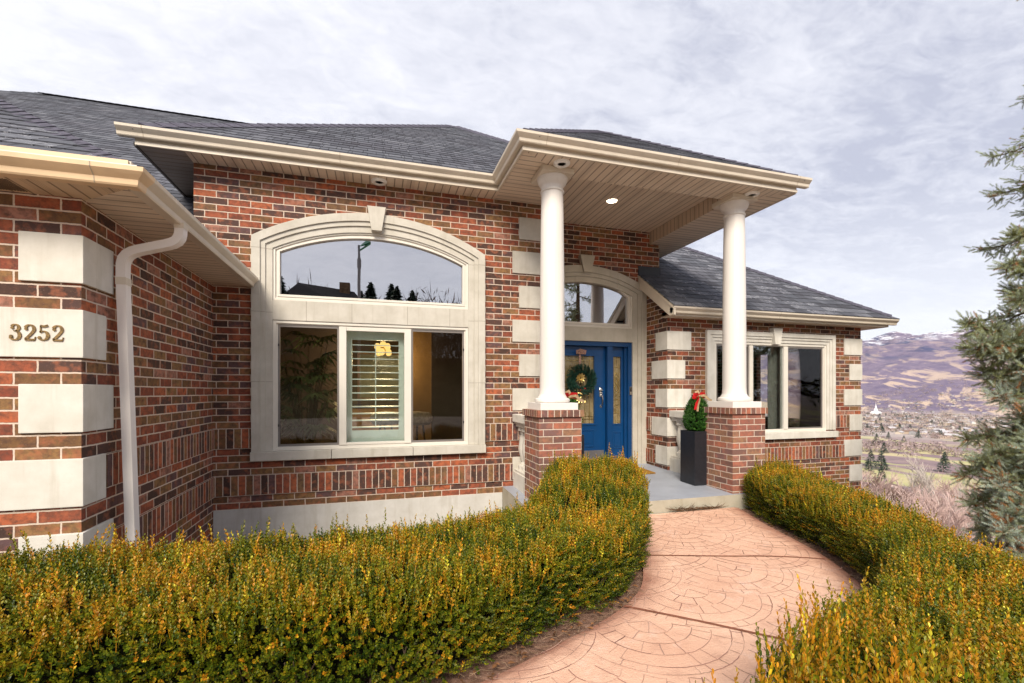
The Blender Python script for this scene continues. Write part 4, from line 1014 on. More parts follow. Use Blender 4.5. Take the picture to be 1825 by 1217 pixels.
def sprig_proto(n=12, L_=.072, ll=.0135, lw=.0092):
    V = []; F = []; I = []
    for i in range(n):
        t = .12+.88*i/(n-1); az_ = i*pi/2*1.0+(i//2)*pi/2*0+.35*i+random.uniform(-.2, .2); el = .55+.5*t
        d = Vector((cos(az_)*cos(el), sin(az_)*cos(el), sin(el))); s_ = d.cross(Vector((0, 0, 1))).normalized(); nn = s_.cross(d)
        o_ = Vector((0, 0, L_*t))+d*.002; l = ll*(1.05-.45*t**3); w2 = lw*.5*(1.05-.45*t**3); b = len(V)
        pts = [o_, o_+d*l*.35+s_*w2*.95+nn*.0012, o_+d*l*.75+s_*w2*.8+nn*.0012, o_+d*l, o_+d*l*.75-s_*w2*.8+nn*.0012, o_+d*l*.35-s_*w2*.95+nn*.0012]
        V += [tuple(p) for p in pts]; I += [i]*6; F += [(b, b+1, b+2, b+3), (b, b+3, b+4, b+5)]
    # stem
    b = len(V)
    V += [(.0009, 0, -.02), (-.0009, 0, -.02), (-.0006, 0, L_), (.0006, 0, L_), (0, .0009, -.02), (0, -.0009, -.02), (0, -.0006, L_), (0, .0006, L_)]; I += [n]*8; F += [(b, b+1, b+2, b+3), (b+4, b+5, b+6, b+7)]
    return np.array(V), np.array(F), np.array(I)
box_m = leaf_mat('boxwood_leaf', [(0, (.014, .036, .003)), (.20, (.060, .098, .005)), (.42, (.20, .205, .008)), (.60, (.36, .225, .010)), (.75, (.48, .205, .010)), (.86, (.58, .24, .012)), (.93, (.62, .50, .02)), (1, (.66, .60, .05))], .40, .16)
core_m = plain('hedge_shade_core', (.010, .011, .005), .9, .1, var=.4, scale=25)  # near-black, paints the shade deep between the leaves
wood_m = plain('hedge_wood', (.20, .15, .10), .85, .2, var=.3, scale=30)
def n2(x, y, s_, seed): return fbm(x*s_+50, y*s_+50, seed, 3)
def hedge(name, label, polyg, ztop, zbase, dens_top, dens_side, group):
    pg = cr(polyg+[polyg[0]], 160)[:-1]
    root = empty(name, (float(pg[:, 0].mean()), float(pg[:, 1].mean()), zbase), label, 'hedge', group); off = np.array(root.location)
    # signed distance to outline for the rounded shoulder
    def dist_edge(x, y):
        d = np.full(x.shape, 9.0)
        for i in range(len(pg)):
            a, b = pg[i], pg[(i+1) % len(pg)]; ab = b-a; t = np.clip(((x-a[0])*ab[0]+(y-a[1])*ab[1])/(ab@ab+1e-12), 0, 1)
            d = np.minimum(d, np.hypot(x-a[0]-t*ab[0], y-a[1]-t*ab[1]))
        return d
    def ins(x, y):
        c_ = np.zeros(x.shape, bool); j = len(pg)-1
        for i in range(len(pg)):
            a, b = pg[i], pg[j]
            with np.errstate(divide='ignore', invalid='ignore'):
                c_ ^= ((a[1] > y) != (b[1] > y)) & (x < (b[0]-a[0])*(y-a[1])/(b[1]-a[1]+1e-15)+a[0])
            j = i
        return c_
    x0, y0 = pg.min(0); x1, y1 = pg.max(0); n = int((x1-x0)*(y1-y0)*dens_top)
    X = RG.uniform(x0, x1, n); Y = RG.uniform(y0, y1, n); k = ins(X, Y); k &= (X > 1.25) | (X < .55) | (Y > 1.7) | (RG.random(n) < .55); X, Y = X[k], Y[k]
    D = dist_edge(X, Y); zt_ = ztop(X, Y); sh_ = -.10*np.clip(1-D/.13, 0, 1)**2
    Z = zt_+sh_+(n2(X, Y, 5, 3)-.5)*.12+(n2(X, Y, 22, 13)-.5)*.05+RG.normal(0, .014, len(X))-.06
    tall = RG.random(len(X)) < .035+.12*np.clip((n2(X, Y, 7, 17)-.5)*6, 0, 1)+.25*((X > .7) & (X < 1.7) & (Y < 1.6)); Z = Z+np.where(tall, RG.uniform(.02, .075, len(X)), 0)
    nz = n2(X, Y, 9, 8)
    dirs = np.stack([RG.normal(0, .20, len(X)), RG.normal(0, .20, len(X)), np.ones(len(X))], 1)
    hue = .47+1.0*(nz-.47)+np.where(tall, .12, 0)+RG.normal(0, .12, len(X)); hue = np.where(RG.random(len(X)) < .008+.35*np.clip((n2(X, Y, 6, 23)-.60)*8, 0, 1)*(X < .6), RG.uniform(.90, 1, len(X)), hue)
    val = .55+RG.normal(0, .12, len(X)); sc = RG.uniform(.75, 1.2, len(X)); zs = np.where(tall, RG.uniform(1.1, 1.5, len(X)), 1.0)+np.where(tall & (X > .55) & (X < 1.5) & (Y < 1.5), RG.uniform(.2, 1.0, len(X)), 0)
    P1 = (np.stack([X, Y, Z], 1), dirs, sc, hue, val, zs)
    # sides
    per = np.vstack([pg, pg[:1]]); sl_ = np.concatenate([[0], np.cumsum(np.linalg.norm(np.diff(per, axis=0), axis=1))]); Ltot = sl_[-1]
    area = (pg[:, 0]*np.roll(pg[:, 1], -1)-np.roll(pg[:, 0], -1)*pg[:, 1]).sum(); sg = 1 if area > 0 else -1
    H = float(np.mean(ztop(pg[:, 0], pg[:, 1])))-zbase; m = int(Ltot*H*dens_side); q = RG.uniform(0, Ltot, m)
    X = np.interp(q, sl_, per[:, 0]); Y = np.interp(q, sl_, per[:, 1]); qi = np.clip(np.searchsorted(sl_, q)-1, 0, len(pg)-1); tg = np.diff(per, axis=0)[qi]; tg /= np.linalg.norm(tg, axis=1, keepdims=True)+1e-9
    nx, ny = tg[:, 1]*sg, -tg[:, 0]*sg; u = RG.random(m)**.85; zt_ = ztop(X, Y); Z = zbase+.05+(zt_-.06-zbase-.05)*u
    bul = (fbm(q*4, Z*6+9, 4, 3)-.5)*.13-.02*np.clip(1-u*3.2, 0, 1)-.035*np.clip(u*4-3, 0, 1)-RG.random(m)**2*.14+(fbm(q*11, Z*13, 14, 2)-.4)*.07
    X = X+nx*(bul-.05); Y = Y+ny*(bul-.05)
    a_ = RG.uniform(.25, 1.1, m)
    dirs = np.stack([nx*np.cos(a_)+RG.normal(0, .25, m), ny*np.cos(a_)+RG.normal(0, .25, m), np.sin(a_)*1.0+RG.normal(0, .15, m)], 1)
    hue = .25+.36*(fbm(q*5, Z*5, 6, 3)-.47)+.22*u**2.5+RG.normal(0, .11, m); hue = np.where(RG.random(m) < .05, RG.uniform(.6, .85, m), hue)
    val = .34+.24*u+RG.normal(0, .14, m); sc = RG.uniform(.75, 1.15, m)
    P2 = (np.stack([X, Y, Z], 1), dirs, sc, hue, val, np.ones(m))
    A_ = [np.concatenate([a, b]) for a, b in zip(P1, P2)]
    pv, pf, pi_ = sprig_proto()
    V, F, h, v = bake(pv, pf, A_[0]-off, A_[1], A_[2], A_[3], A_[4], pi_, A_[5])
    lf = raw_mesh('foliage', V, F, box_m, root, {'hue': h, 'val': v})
    # near-black solid painting the shade between the leaves, then the stems
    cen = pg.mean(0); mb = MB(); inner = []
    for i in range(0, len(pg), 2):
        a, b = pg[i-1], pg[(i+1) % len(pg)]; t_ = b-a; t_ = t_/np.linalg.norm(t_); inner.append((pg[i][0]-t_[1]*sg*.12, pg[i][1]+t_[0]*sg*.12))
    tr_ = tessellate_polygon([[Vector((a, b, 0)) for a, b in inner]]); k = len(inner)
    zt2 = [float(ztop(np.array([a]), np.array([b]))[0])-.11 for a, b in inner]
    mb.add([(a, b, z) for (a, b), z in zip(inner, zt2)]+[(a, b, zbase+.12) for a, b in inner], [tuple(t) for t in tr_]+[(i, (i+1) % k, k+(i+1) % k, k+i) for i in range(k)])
    mb.build('shade_core', core_m, root)
    st = MB()
    for _ in range(int(Ltot*9)):
        q_ = random.uniform(0, Ltot); x = float(np.interp(q_, sl_, per[:, 0])); y = float(np.interp(q_, sl_, per[:, 1])); i_ = min(len(pg)-1, max(0, int(np.searchsorted(sl_, q_))-1)); t_ = per[i_+1]-per[i_]; t_ = t_/(np.linalg.norm(t_)+1e-9)
        nx_, ny_ = t_[1]*sg, -t_[0]*sg; x -= nx_*.16; y -= ny_*.16
        st.tube([(x, y, zbase), (x+nx_*.03+random.uniform(-.03, .03), y+ny_*.03, zbase+.12), (x+nx_*.09+random.uniform(-.06, .06), y+ny_*.09, zbase+.26)], [.007, .005, .003], 4)
    st.build('stem', wood_m, root)['kind'] = 'stuff'
    return root
ZG = -1.37
zl = lambda x, y: -.825+.20*np.clip((y-2.9)/.8, 0, 1)*np.clip((x-1.0)/.6, 0, 1)+.03*np.clip((-x-.2)/1.2, 0, 1)
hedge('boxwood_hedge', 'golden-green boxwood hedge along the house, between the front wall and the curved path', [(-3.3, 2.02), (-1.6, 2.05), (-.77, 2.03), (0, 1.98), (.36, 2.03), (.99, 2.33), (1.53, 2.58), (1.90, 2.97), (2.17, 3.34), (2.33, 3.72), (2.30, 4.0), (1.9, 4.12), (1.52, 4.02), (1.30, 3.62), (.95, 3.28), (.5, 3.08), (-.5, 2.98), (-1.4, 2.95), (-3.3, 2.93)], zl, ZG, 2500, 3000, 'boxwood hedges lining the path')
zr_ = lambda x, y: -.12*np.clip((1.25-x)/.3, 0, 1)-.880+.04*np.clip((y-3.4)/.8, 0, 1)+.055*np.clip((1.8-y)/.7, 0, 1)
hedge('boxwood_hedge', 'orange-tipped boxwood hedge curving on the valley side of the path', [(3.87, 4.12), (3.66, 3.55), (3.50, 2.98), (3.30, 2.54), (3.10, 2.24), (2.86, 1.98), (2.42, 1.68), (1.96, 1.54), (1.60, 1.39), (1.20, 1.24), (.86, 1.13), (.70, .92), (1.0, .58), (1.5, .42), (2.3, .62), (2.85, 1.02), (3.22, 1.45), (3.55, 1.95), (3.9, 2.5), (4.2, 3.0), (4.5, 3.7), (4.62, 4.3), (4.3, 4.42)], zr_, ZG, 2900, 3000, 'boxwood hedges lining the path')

# litter under the hedges and against the porch riser
lit = MB()
def strand(x, y, z, l, a, r=.0016, m=0):
    lit.tube([(x, y, z), (x+l*.5*cos(a), y+l*.5*sin(a), z+random.uniform(0, .012)), (x+l*cos(a+.3), y+l*sin(a+.3), z+random.uniform(-.002, .01))], r, 3, m=m)
for _ in range(420):
    i = random.randrange(5, 125); e_ = random.choice((0, 1)); c_ = INN[i] if e_ == 0 else OUT[i]; d_ = (INN[i]-OUT[i])/np.linalg.norm(INN[i]-OUT[i])*(1 if e_ == 0 else -1)
    p = c_+d_*random.uniform(.0, .16); strand(p[0], p[1], ZG+.05+random.uniform(0, .02), random.uniform(.03, .13), random.uniform(0, 6.28))
for _ in range(260):
    i = random.randrange(5, 125); c_ = INN[i] if random.random() < .6 else OUT[i]; d_ = (INN[i]-OUT[i])/np.linalg.norm(INN[i]-OUT[i])*(1 if c_ is not OUT[i] else -1)
    p = c_+(INN[i]-OUT[i])/np.linalg.norm(INN[i]-OUT[i])*random.uniform(0, .12)*(1 if np.allclose(c_, INN[i]) else -1); a = random.uniform(0, 6.28); l = random.uniform(.012, .03); z = ZG+.06
    lit.add([(p[0], p[1], z), (p[0]+l*cos(a), p[1]+l*sin(a), z+.008), (p[0]+1.6*l*cos(a+.5), p[1]+1.6*l*sin(a+.5), z+.002), (p[0]+l*cos(a+1), p[1]+l*sin(a+1), z+.006)], [(0, 1, 2, 3)], m=1)
litter_soil = None
o = lit.build('leaf_litter', [plain('dry_twig', (.30, .20, .13), .9, .1, var=.3, scale=20), plain('dry_leaf', (.26, .12, .05), .8, .2, var=.4, scale=15)]); tag(o, 'dry twigs and brown leaves on the soil beside the path', 'litter', kind='stuff')
lit = MB()
for _ in range(150):
    t = random.random(); x = 2.98+.62*t; ph = random.choice((0, 0, 1)); z = zp(4.17)+.008+random.uniform(0, .03)*(1-abs(t-.2))
    a = random.uniform(-.5, .5)+(pi if random.random() < .4 else 0)
    lit.tube([(x, 4.165-random.uniform(0, .03), z), (x+.05*cos(a), 4.160-random.uniform(0, .02), z+random.uniform(0, .02)), (x+.11*cos(a), 4.17-random.uniform(0, .04), z+random.uniform(0, .06)*(1 if t > .75 or t < .3 else .2))], [.0018, .0015, .0008], 3)
o = lit.build('dry_grass', plain('dry_grass', (.16, .09, .05), .9, .1, var=.3, scale=30)); tag(o, 'wisps of dead brown grass caught at the foot of the porch step', 'dry grass', kind='stuff')
# raised soil bed along both path edges
sb = MB()
for crv, other in ((INN, OUT), (OUT, INN)):
    vs = []; 
    for i in range(140):
        d_ = (crv[i]-other[i])/np.linalg.norm(crv[i]-other[i])
        for k, (a, z) in enumerate(((.002, -.045), (.05, -.035), (.12, -.03), (.22, -.03), (.40, -.05))):
            p = crv[i]+d_*a; vs.append((p[0], p[1], zp(crv[i][1])+z+.012*(random.random()-.5)))
    sb.add(vs, [(i*5+k, i*5+k+1, (i+1)*5+k+1, (i+1)*5+k) for i in range(139) for k in range(4)])
M = Mat('bed_soil'); P_ = M.pos(); c_ = M.mix(M.rng(M.noise(P_, 25, 6, .7), .35, .65), C(.14, .075, .05), C(.25, .15, .11)); c_ = M.mix(M.rng(M.noise(P_, 90, 3, .7), .60, .68), c_, C(.42, .31, .24))
o = sb.build('soil', M.done(M.prin(c_, .95, .1, normal=M.bump(M.noise(P_, 60, 5, .75), .9, .015)))); tag(o, kind='structure')

# ------------------------------------------------------------------ entry objects
coir = plain('coir', (.42, .22, .05), .95, .05, var=.3, scale=60, bs=.8, bscale=300)
mz = lambda y: zt(y) if callable(zt) else -1.1
ZF = lambda y: -1.138+.060*(y-4.185)/2.115
mt = MB(); x0, x1, y0, y1 = 2.70, 3.60, 5.38, 5.98
nx_, ny_ = 40, 26
mt.add([(x, y, ZF(y)+dz) for dz in (.004, .020) for x, y in ((x0, y0), (x1, y0), (x1, y1), (x0, y1))], [(0, 1, 2, 3), (4, 5, 6, 7), (0, 1, 5, 4), (1, 2, 6, 5), (2, 3, 7, 6), (3, 0, 4, 7)])
tag(mt.build('doormat', coir, bevel=.004), 'orange-brown coir doormat lying in front of the blue door', 'doormat')
def planter(x, y, label):
    t_ = empty('planter', (x, y, ZF(y)), label, 'planter', 'tall black planters flanking the entry'); zb_ = ZF(y)+.002; zt_ = -.475; h = .135
    b = MB(); 
    pr = [(h*.985, zb_), (h, zb_+.01), (h, zt_-.004), (h-.003, zt_), (h-.018, zt_), (h-.02, zt_-.05)]
    vs = [(x+sx*r_, y+sy*r_, z) for r_, z in pr for sx, sy in ((-1, -1), (1, -1), (1, 1), (-1, 1))]
    fs = [(k*4+i, k*4+(i+1) % 4, (k+1)*4+(i+1) % 4, (k+1)*4+i) for k in range(len(pr)-1) for i in range(4)]+[(3, 2, 1, 0)]
    b.add(vs, fs).build('box', planter_m, t_, bevel=.002)
    MB().box(x-h+.021, x+h-.021, y-h+.021, y+h-.021, zt_-.06, zt_-.03).build('potting_soil', plain('potting_soil', (.03, .02, .014), .95, .1, bs=.5), t_)
    return t_
planter(3.775, 4.775, 'tall square black planter against the right brick pier'); planter(2.065, 4.775, 'tall square black planter mostly hidden behind the left brick pier')
top_m = leaf_mat('topiary_leaf', [(0, (.008, .035, .006)), (.4, (.03, .10, .015)), (.7, (.07, .20, .03)), (1, (.18, .34, .07))], .4, .2)
red = plain('red_ribbon', (.55, .01, .012), .55, .4, var=.2, scale=30); burl = plain('burlap_ribbon', (.50, .36, .22), .9, .1, var=.15, scale=50)
def ribbon(mb, pts, wd, up_=Vector((0, 0, 1))):
    pts = [Vector(p) for p in pts]; vs = []
    for i, p in enumerate(pts):
        d = (pts[min(i+1, len(pts)-1)]-pts[max(i-1, 0)]).normalized(); s_ = d.cross(up_)
        if s_.length < .1: s_ = Vector((1, 0, 0))
        s_.normalize(); vs += [p+s_*wd/2, p-s_*wd/2]
    n = len(pts); fs = [(2*i, 2*i+1, 2*i+3, 2*i+2) for i in range(n-1)]
    mb.add(vs, fs)
def topiary(x, y, label):
    z0 = -.50; t_ = empty('topiary', (x, y, z0), label, 'topiary', 'clipped green topiaries in the planters'); n = 1500
    th = RG.uniform(0, 2*pi, n); zz_ = RG.random(n); rad = np.interp(zz_, [0, .08, .25, .5, .75, .93, 1], [.10, .135, .150, .132, .105, .07, .02])*(1-.22*RG.random(n)**2)*(1+.10*(fbm(th*1.5, zz_*5, 3, 3)-.5)*2)
    pos = np.stack([rad*np.cos(th), rad*np.sin(th), .03+.40*zz_], 1); dirs = np.stack([np.cos(th), np.sin(th), .7+RG.normal(0, .4, n)], 1)
    pv, pf, pi_ = sprig_proto(8, .035, .014, .010)
    V, F, h, v = bake(pv, pf, pos-dirs/np.linalg.norm(dirs, axis=1, keepdims=True)*.02, dirs, RG.uniform(.8, 1.2, n), .45+RG.normal(0, .18, n), .5+RG.normal(0, .15, n), pi_)
    raw_mesh('foliage', V, F, top_m, t_, {'hue': h, 'val': v})
    MB().lathe([(0, 0), (.08, .04), (.11, .12), (.095, .25), (.06, .37), (0, .41)], 14, (x, y, z0+.02)).build('inner_shade', core_m, t_)
    zt_ = z0+.435
    b = MB()
    ribbon(b, [(x-.005, y-.02, zt_), (x-.03, y-.045, zt_+.035), (x-.075, y-.05, zt_+.03), (x-.085, y-.05, zt_-.005), (x-.05, y-.05, zt_-.012), (x-.005, y-.02, zt_)], .045, Vector((.1, 1, .2)))
    ribbon(b, [(x+.0, y-.02, zt_), (x+.04, y-.03, zt_+.04), (x+.085, y-.03, zt_+.035), (x+.09, y-.03, zt_), (x+.05, y-.03, zt_-.01), (x, y-.02, zt_)], .045, Vector((-.1, 1, .2)))
    ribbon(b, [(x-.01, y-.03, zt_), (x-.06, y-.11, zt_-.01), (x-.10, y-.125, zt_-.07), (x-.125, y-.13, zt_-.15)], .035, Vector((1, .3, 0)))
    rb = b.build('bow', red, t_, smooth=60)
    b = MB(); ribbon(b, [(x, y-.02, zt_+.01), (x+.07, y-.05, zt_+.02), (x+.13, y-.06, zt_-.03), (x+.17, y-.06, zt_-.045)], .03, Vector((0, 1, .3)))
    ribbon(b, [(x-.02, y-.03, zt_+.02), (x-.03, y-.02, zt_+.06), (x+.0, y-.02, zt_+.075), (x+.02, y-.02, zt_+.04), (x, y-.03, zt_)], .03, Vector((.2, 1, 0))); 
    ribbon(b, [(x-.01, y-.04, zt_-.005), (x-.055, y-.125, zt_-.03), (x-.09, y-.135, zt_-.10), (x-.10, y-.14, zt_-.17)], .028, Vector((1, .3, 0)))
    b.build('burlap_ribbon', burl, t_, smooth=60)
topiary(3.775, 4.775, 'green clipped topiary with red bow in the planter by the right pier'); topiary(2.065, 4.775, 'green clipped topiary hidden behind the left column, its red bow peeking out')
# needles
def twig_proto(n=34, L_=.10, nl=.019, w_=.0016, spread=1.05):
    V = []; F = []; I = []
    for i in range(n):
        t = i/(n-1); az_ = i*2.4; el = spread*(1-.55*t**3)
        d = Vector((cos(az_)*sin(el), sin(az_)*sin(el), cos(el))); s_ = d.cross(Vector((cos(az_+1), sin(az_+1), .3))).normalized(); o_ = Vector((0, 0, L_*t)); b = len(V)
        V += [tuple(o_+s_*w_), tuple(o_-s_*w_), tuple(o_+d*nl)]; I += [i//3]*3; F.append((b, b+1, b+2))
    m_ = n//3+1
    for a in (0, 2.1, 4.2):
        b = len(V); V += [(.0016*cos(a), .0016*sin(a), -.01), (.0016*cos(a+2.1), .0016*sin(a+2.1), -.01), (0, 0, L_)]; I += [m_]*3; F.append((b, b+1, b+2))
    return np.array(V), np.array(F), np.array(I)
# wreath
wc = Vector((2.87, yd-.05, .168)); wr = empty('wreath', tuple(wc), 'round evergreen wreath with gold poinsettia and red berries hanging on the blue door', 'wreath'); n = 520
th = RG.uniform(0, 2*pi, n); ph = RG.uniform(0, 2*pi, n); rr_ = .155+.035*np.cos(ph); pos = np.stack([rr_*np.cos(th), -.02+.03*np.sin(ph)-.0, rr_*np.sin(th)], 1)
dirs = np.stack([np.cos(th)*(.35+.9*np.cos(ph))-np.sin(th)*.9, -.55+.5*np.sin(ph), np.sin(th)*(.35+.9*np.cos(ph))+np.cos(th)*.9], 1)
pv, pf, pi_ = twig_proto(30, .055, .020, .0022)
V, F, h, v = bake(pv, pf, pos, dirs, RG.uniform(.8, 1.2, n), .40+RG.normal(0, .2, n), .5+RG.normal(0, .15, n), pi_)
raw_mesh('greenery', V, F, leaf_mat('wreath_needle', [(0, (.006, .030, .022)), (.5, (.018, .075, .050)), (1, (.06, .15, .10))], .5, .1), wr, {'hue': h, 'val': v})
gold = plain('gold_foil', (.75, .55, .20), .35, .5, .6, var=.2, scale=60)
g = MB()
for k in range(3):
    for i in range(10):
        a = 2*pi*i/10+k*.5; l = (.075, .06, .04)[k]; p0 = Vector((wc.x-.02+.01*cos(a), wc.y-.03-.012*k, wc.z+.03+.01*sin(a))); dd = Vector((cos(a), -.35-.3*k, sin(a))).normalized(); s_ = dd.cross(Vector((0, 1, 0))).normalized()
        g.add([p0, p0+dd*l*.5+s_*l*.22, p0+dd*l, p0+dd*l*.5-s_*l*.22], [(0, 1, 2, 3)])
g.build('gold_poinsettia', gold, wr)
g = MB()
for _ in range(26):
    a = random.uniform(-2.2, -.9); r_ = random.uniform(.13, .34); x, z = wc.x-.02+r_*cos(a)*.8, wc.z+r_*sin(a); l = random.uniform(.03, .07); b_ = random.uniform(0, 6.28)
    g.add([(x, wc.y-.03, z), (x+l*.5*cos(b_)+.012, wc.y-.045, z+l*.5*sin(b_)), (x+l*cos(b_), wc.y-.03, z+l*sin(b_)), (x+l*.5*cos(b_)-.012, wc.y-.04, z+l*.5*sin(b_)-.01)], [(0, 1, 2, 3)])
g.build('gold_trailing_leaves', gold, wr)
g = MB()
for _ in range(9):
    x, z = wc.x+random.uniform(-.03, .08), wc.z-.13+random.uniform(-.03, .03); g.lathe([(0, -.010), (.007, -.007), (.010, 0), (.007, .007), (0, .010)], 8, (x, wc.y-.055, z))
g.build('red_berries', red, wr, smooth=60)
g = MB(); zt_ = wc.z+.40
ribbon(g, [(wc.x, wc.y+.02, wc.z+.19), (wc.x+.002, wc.y+.015, wc.z+.30), (wc.x, wc.y+.02, zt_)], .03, Vector((0, 1, 0)))
for s_ in (-1, 1):
    ribbon(g, [(wc.x, wc.y, zt_), (wc.x+s_*.03, wc.y-.03, zt_+.035), (wc.x+s_*.07, wc.y-.03, zt_+.025), (wc.x+s_*.07, wc.y-.02, zt_-.005), (wc.x, wc.y, zt_)], .035, Vector((0, 1, .2)))
ribbon(g, [(wc.x, wc.y, zt_), (wc.x+.01, wc.y-.02, zt_+.05), (wc.x-.01, wc.y-.02, zt_+.06), (wc.x, wc.y, zt_)], .03, Vector((0, 1, 0)))
g.build('ribbon_hanger', plain('rose_gold_ribbon', (.45, .26, .20), .5, .4, .2, var=.3, scale=60), wr, smooth=60)

# ------------------------------------------------------------------ spruce on the right
needle_m = leaf_mat('spruce_needle', [(0, (.060, .075, .018)), (.25, (.20, .205, .060)), (.5, (.28, .31, .17)), (.72, (.38, .45, .36)), (.88, (.36, .43, .39)), (.93, (.34, .17, .07)), (1, (.36, .15, .05))], .55, .12)
bark_m = plain('spruce_bark', (.15, .095, .06), .9, .1, var=.3, scale=12, bs=.6)
def PX(u, v, D):
    a, b = (u-912.5)/820*D, (698-v)/820*D; return Vector((D*sin(YAW)+a*cos(YAW), D*cos(YAW)-a*sin(YAW), b))
T0_ = Vector((8.25, 3.35, -1.45))
spruce = empty('blue_spruce', tuple(T0_), 'blue spruce with drooping green and silvery boughs at the right edge', 'tree')
MB().tube([T0_+Vector((0, 0, -.1)), T0_+Vector((.02, 0, 1.5)), T0_+Vector((0, .03, 3.5)), T0_+Vector((.03, 0, 5.5)), T0_+Vector((0, 0, 7.6))], [.19, .15, .11, .06, .01], 10).build('trunk', bark_m, spruce, smooth=60)
tw_p, tw_d, tw_s, tw_h = [], [], [], []; limbs = MB()
def bough(a, b, sag, silver, dens=1.0, wmax=.42):
    a = Vector(a); b = Vector(b); Ln = (b-a).length; N_ = max(8, int(Ln/.07)); pts = []
    for i in range(N_+1):
        t = i/N_; p = a.lerp(b, t); p.z -= sag*sin(pi*t)*(.6+.4*t); p += Vector((random.uniform(-.008, .008),)*3); pts.append(p)
    limbs.tube(pts, [max(.003, .022*(1-i/N_)**.8*min(1.6, Ln)) for i in range(N_+1)], 5)
    side0 = (b-a).cross(Vector((0, 0, 1))).normalized()
    up0 = side0.cross((b-a).normalized())
    for i in range(1, N_+1):
        t = i/N_; d = (pts[i]-pts[i-1]).normalized()
        for r_ in range(6):
            if random.random() > dens*.9: continue
            an = random.uniform(0, 2*pi); rad_ = side0*cos(an)+up0*sin(an)*.75
            l = wmax*.72*(1-t)**.42*random.uniform(.5, 1.1)*min(1, t*3+.2)+.06
            dir_ = (d*random.uniform(.35, .9)+rad_+Vector((0, 0, random.uniform(-.25, .1)))).normalized()
            m_ = max(2, int(l/.050)); q = pts[i]+d*random.uniform(-.03, .03)
            limbs.tube([q, q+dir_*l*.6+Vector((0, 0, -.015)), q+dir_*l+Vector((0, 0, .02))], [.004, .003, .0015], 3)
            sv = silver+random.gauss(0, .14)
            for k in range(m_+1):
                f_ = k/m_; pk = q+dir_*l*f_+Vector((0, 0, -.015*sin(pi*f_)))
                for z_ in range(2 if k < m_ else 1):
                    dd = (dir_*.9+Vector((random.gauss(0, .7), random.gauss(0, .7), random.gauss(.12, .6)))).normalized() if k < m_ else (dir_+Vector((0, 0, .25))).normalized()
                    tw_p.append(pk); tw_d.append(dd); tw_s.append(random.uniform(.75, 1.15)); tw_h.append(sv+(0 if random.random() > .08 else .5)+.10*f_)
TP = lambda z: T0_+Vector((0, 0, z-T0_.z))
# the big boughs that reach into view, each with its own tip, sweep and colour
for (u, v, D, z0_, sag, sil, dn, wm) in [
    (1806, 262, 5.3, 3.1, .10, .30, .9, .26), (1825, 330, 5.4, 2.75, .10, .30, .9, .28), (1835, 300, 5.2, 2.9, .1, .35, .9, .3),
    (1810, 300, 5.3, 2.9, .08, .36, 1, .30), (1775, 560, 5.1, 1.25, .05, .42, 1, .32), (1790, 505, 5.2, 1.6, .08, .36, 1, .36), (1705, 640, 5.0, .5, .1, .42, 1, .36), (1768, 448, 5.3, 1.9, .10, .38, 1, .30), (1752, 500, 5.2, 1.55, .12, .40, 1, .34), (1760, 548, 5.4, 1.3, .15, .38, 1, .34), (1800, 470, 5.6, 1.9, .1, .42, 1, .34), (1812, 530, 5.0, 1.4, .1, .42, 1, .4),
    (1676, 607, 5.2, .55, .22, .42, 1, .30), (1684, 650, 5.2, .35, .25, .40, 1, .34), (1705, 690, 5.3, .15, .2, .36, 1, .38), (1740, 640, 5.0, .45, .1, .45, 1, .42), (1755, 720, 4.9, .1, .12, .62, 1, .42), (1790, 760, 5.2, -.1, .1, .55, 1, .42), (1770, 690, 5.5, .3, .1, .35, 1, .42), (1800, 690, 4.8, .25, .1, .60, 1, .42),
    (1696, 795, 5.4, -.35, .12, .42, 1, .28), (1690, 860, 5.3, -.55, .14, .50, 1, .38), (1705, 910, 5.2, -.75, .12, .55, 1, .42), (1725, 830, 5.1, -.45, .12, .50, 1, .42), (1715, 960, 5.1, -.95, .1, .55, 1, .42), (1745, 1000, 5.0, -1.1, .08, .60, 1, .42), (1750, 880, 4.9, -.6, .1, .65, 1, .45), (1780, 930, 4.7, -.85, .1, .62, 1, .45), (1790, 860, 5.0, -.5, .1, .45, 1, .45), (1760, 960, 4.6, -1.0, .06, .72, 1, .42), (1800, 1000, 4.5, -1.05, .04, .78, 1, .42), (1815, 820, 4.8, -.35, .1, .5, 1, .45), (1740, 930, 5.5, -.9, .1, .40, 1, .45), (1770, 1030, 5.2, -1.2, .0, .40, 1, .45)]:
    bough(TP(z0_+random.uniform(.15, .3)), PX(u+(46 if v < 720 else 30), v-(30 if v < 720 else 14), D), sag*.6, sil, dn, wm)
for k in range(34):                                   # the rest of the crown, mostly outside the picture
    z_ = -1.1+k*.24; a_ = R(random.uniform(-90, 95)); l = max(.25, 2.0*(1-(z_+1.4)/9.4)); bough(TP(z_), TP(z_)+Vector((l*cos(a_), l*sin(a_), -.15*l)), .12, .42, .45, .40)
pv, pf, pi_ = twig_proto(36, .080, .024, .0024)
P_a = np.array([tuple(p-T0_) for p in tw_p]); D_a = np.array([tuple(p) for p in tw_d])
V, F, h, v = bake(pv, pf, P_a, D_a, np.array(tw_s), np.array(tw_h), .5+RG.normal(0, .15, len(tw_h)), pi_)
raw_mesh('needles', V, F, needle_m, spruce, {'hue': h, 'val': v}); limbs.build('limb', bark_m, spruce)['kind'] = 'stuff'

sp2 = copy_tree(spruce); sp2.location = (7.6, -4.2, -1.4); sp2.rotation_euler = (0, 0, R(100)); sp2['label'] = 'blue spruce across the drive, mirrored in the window above the blue door'
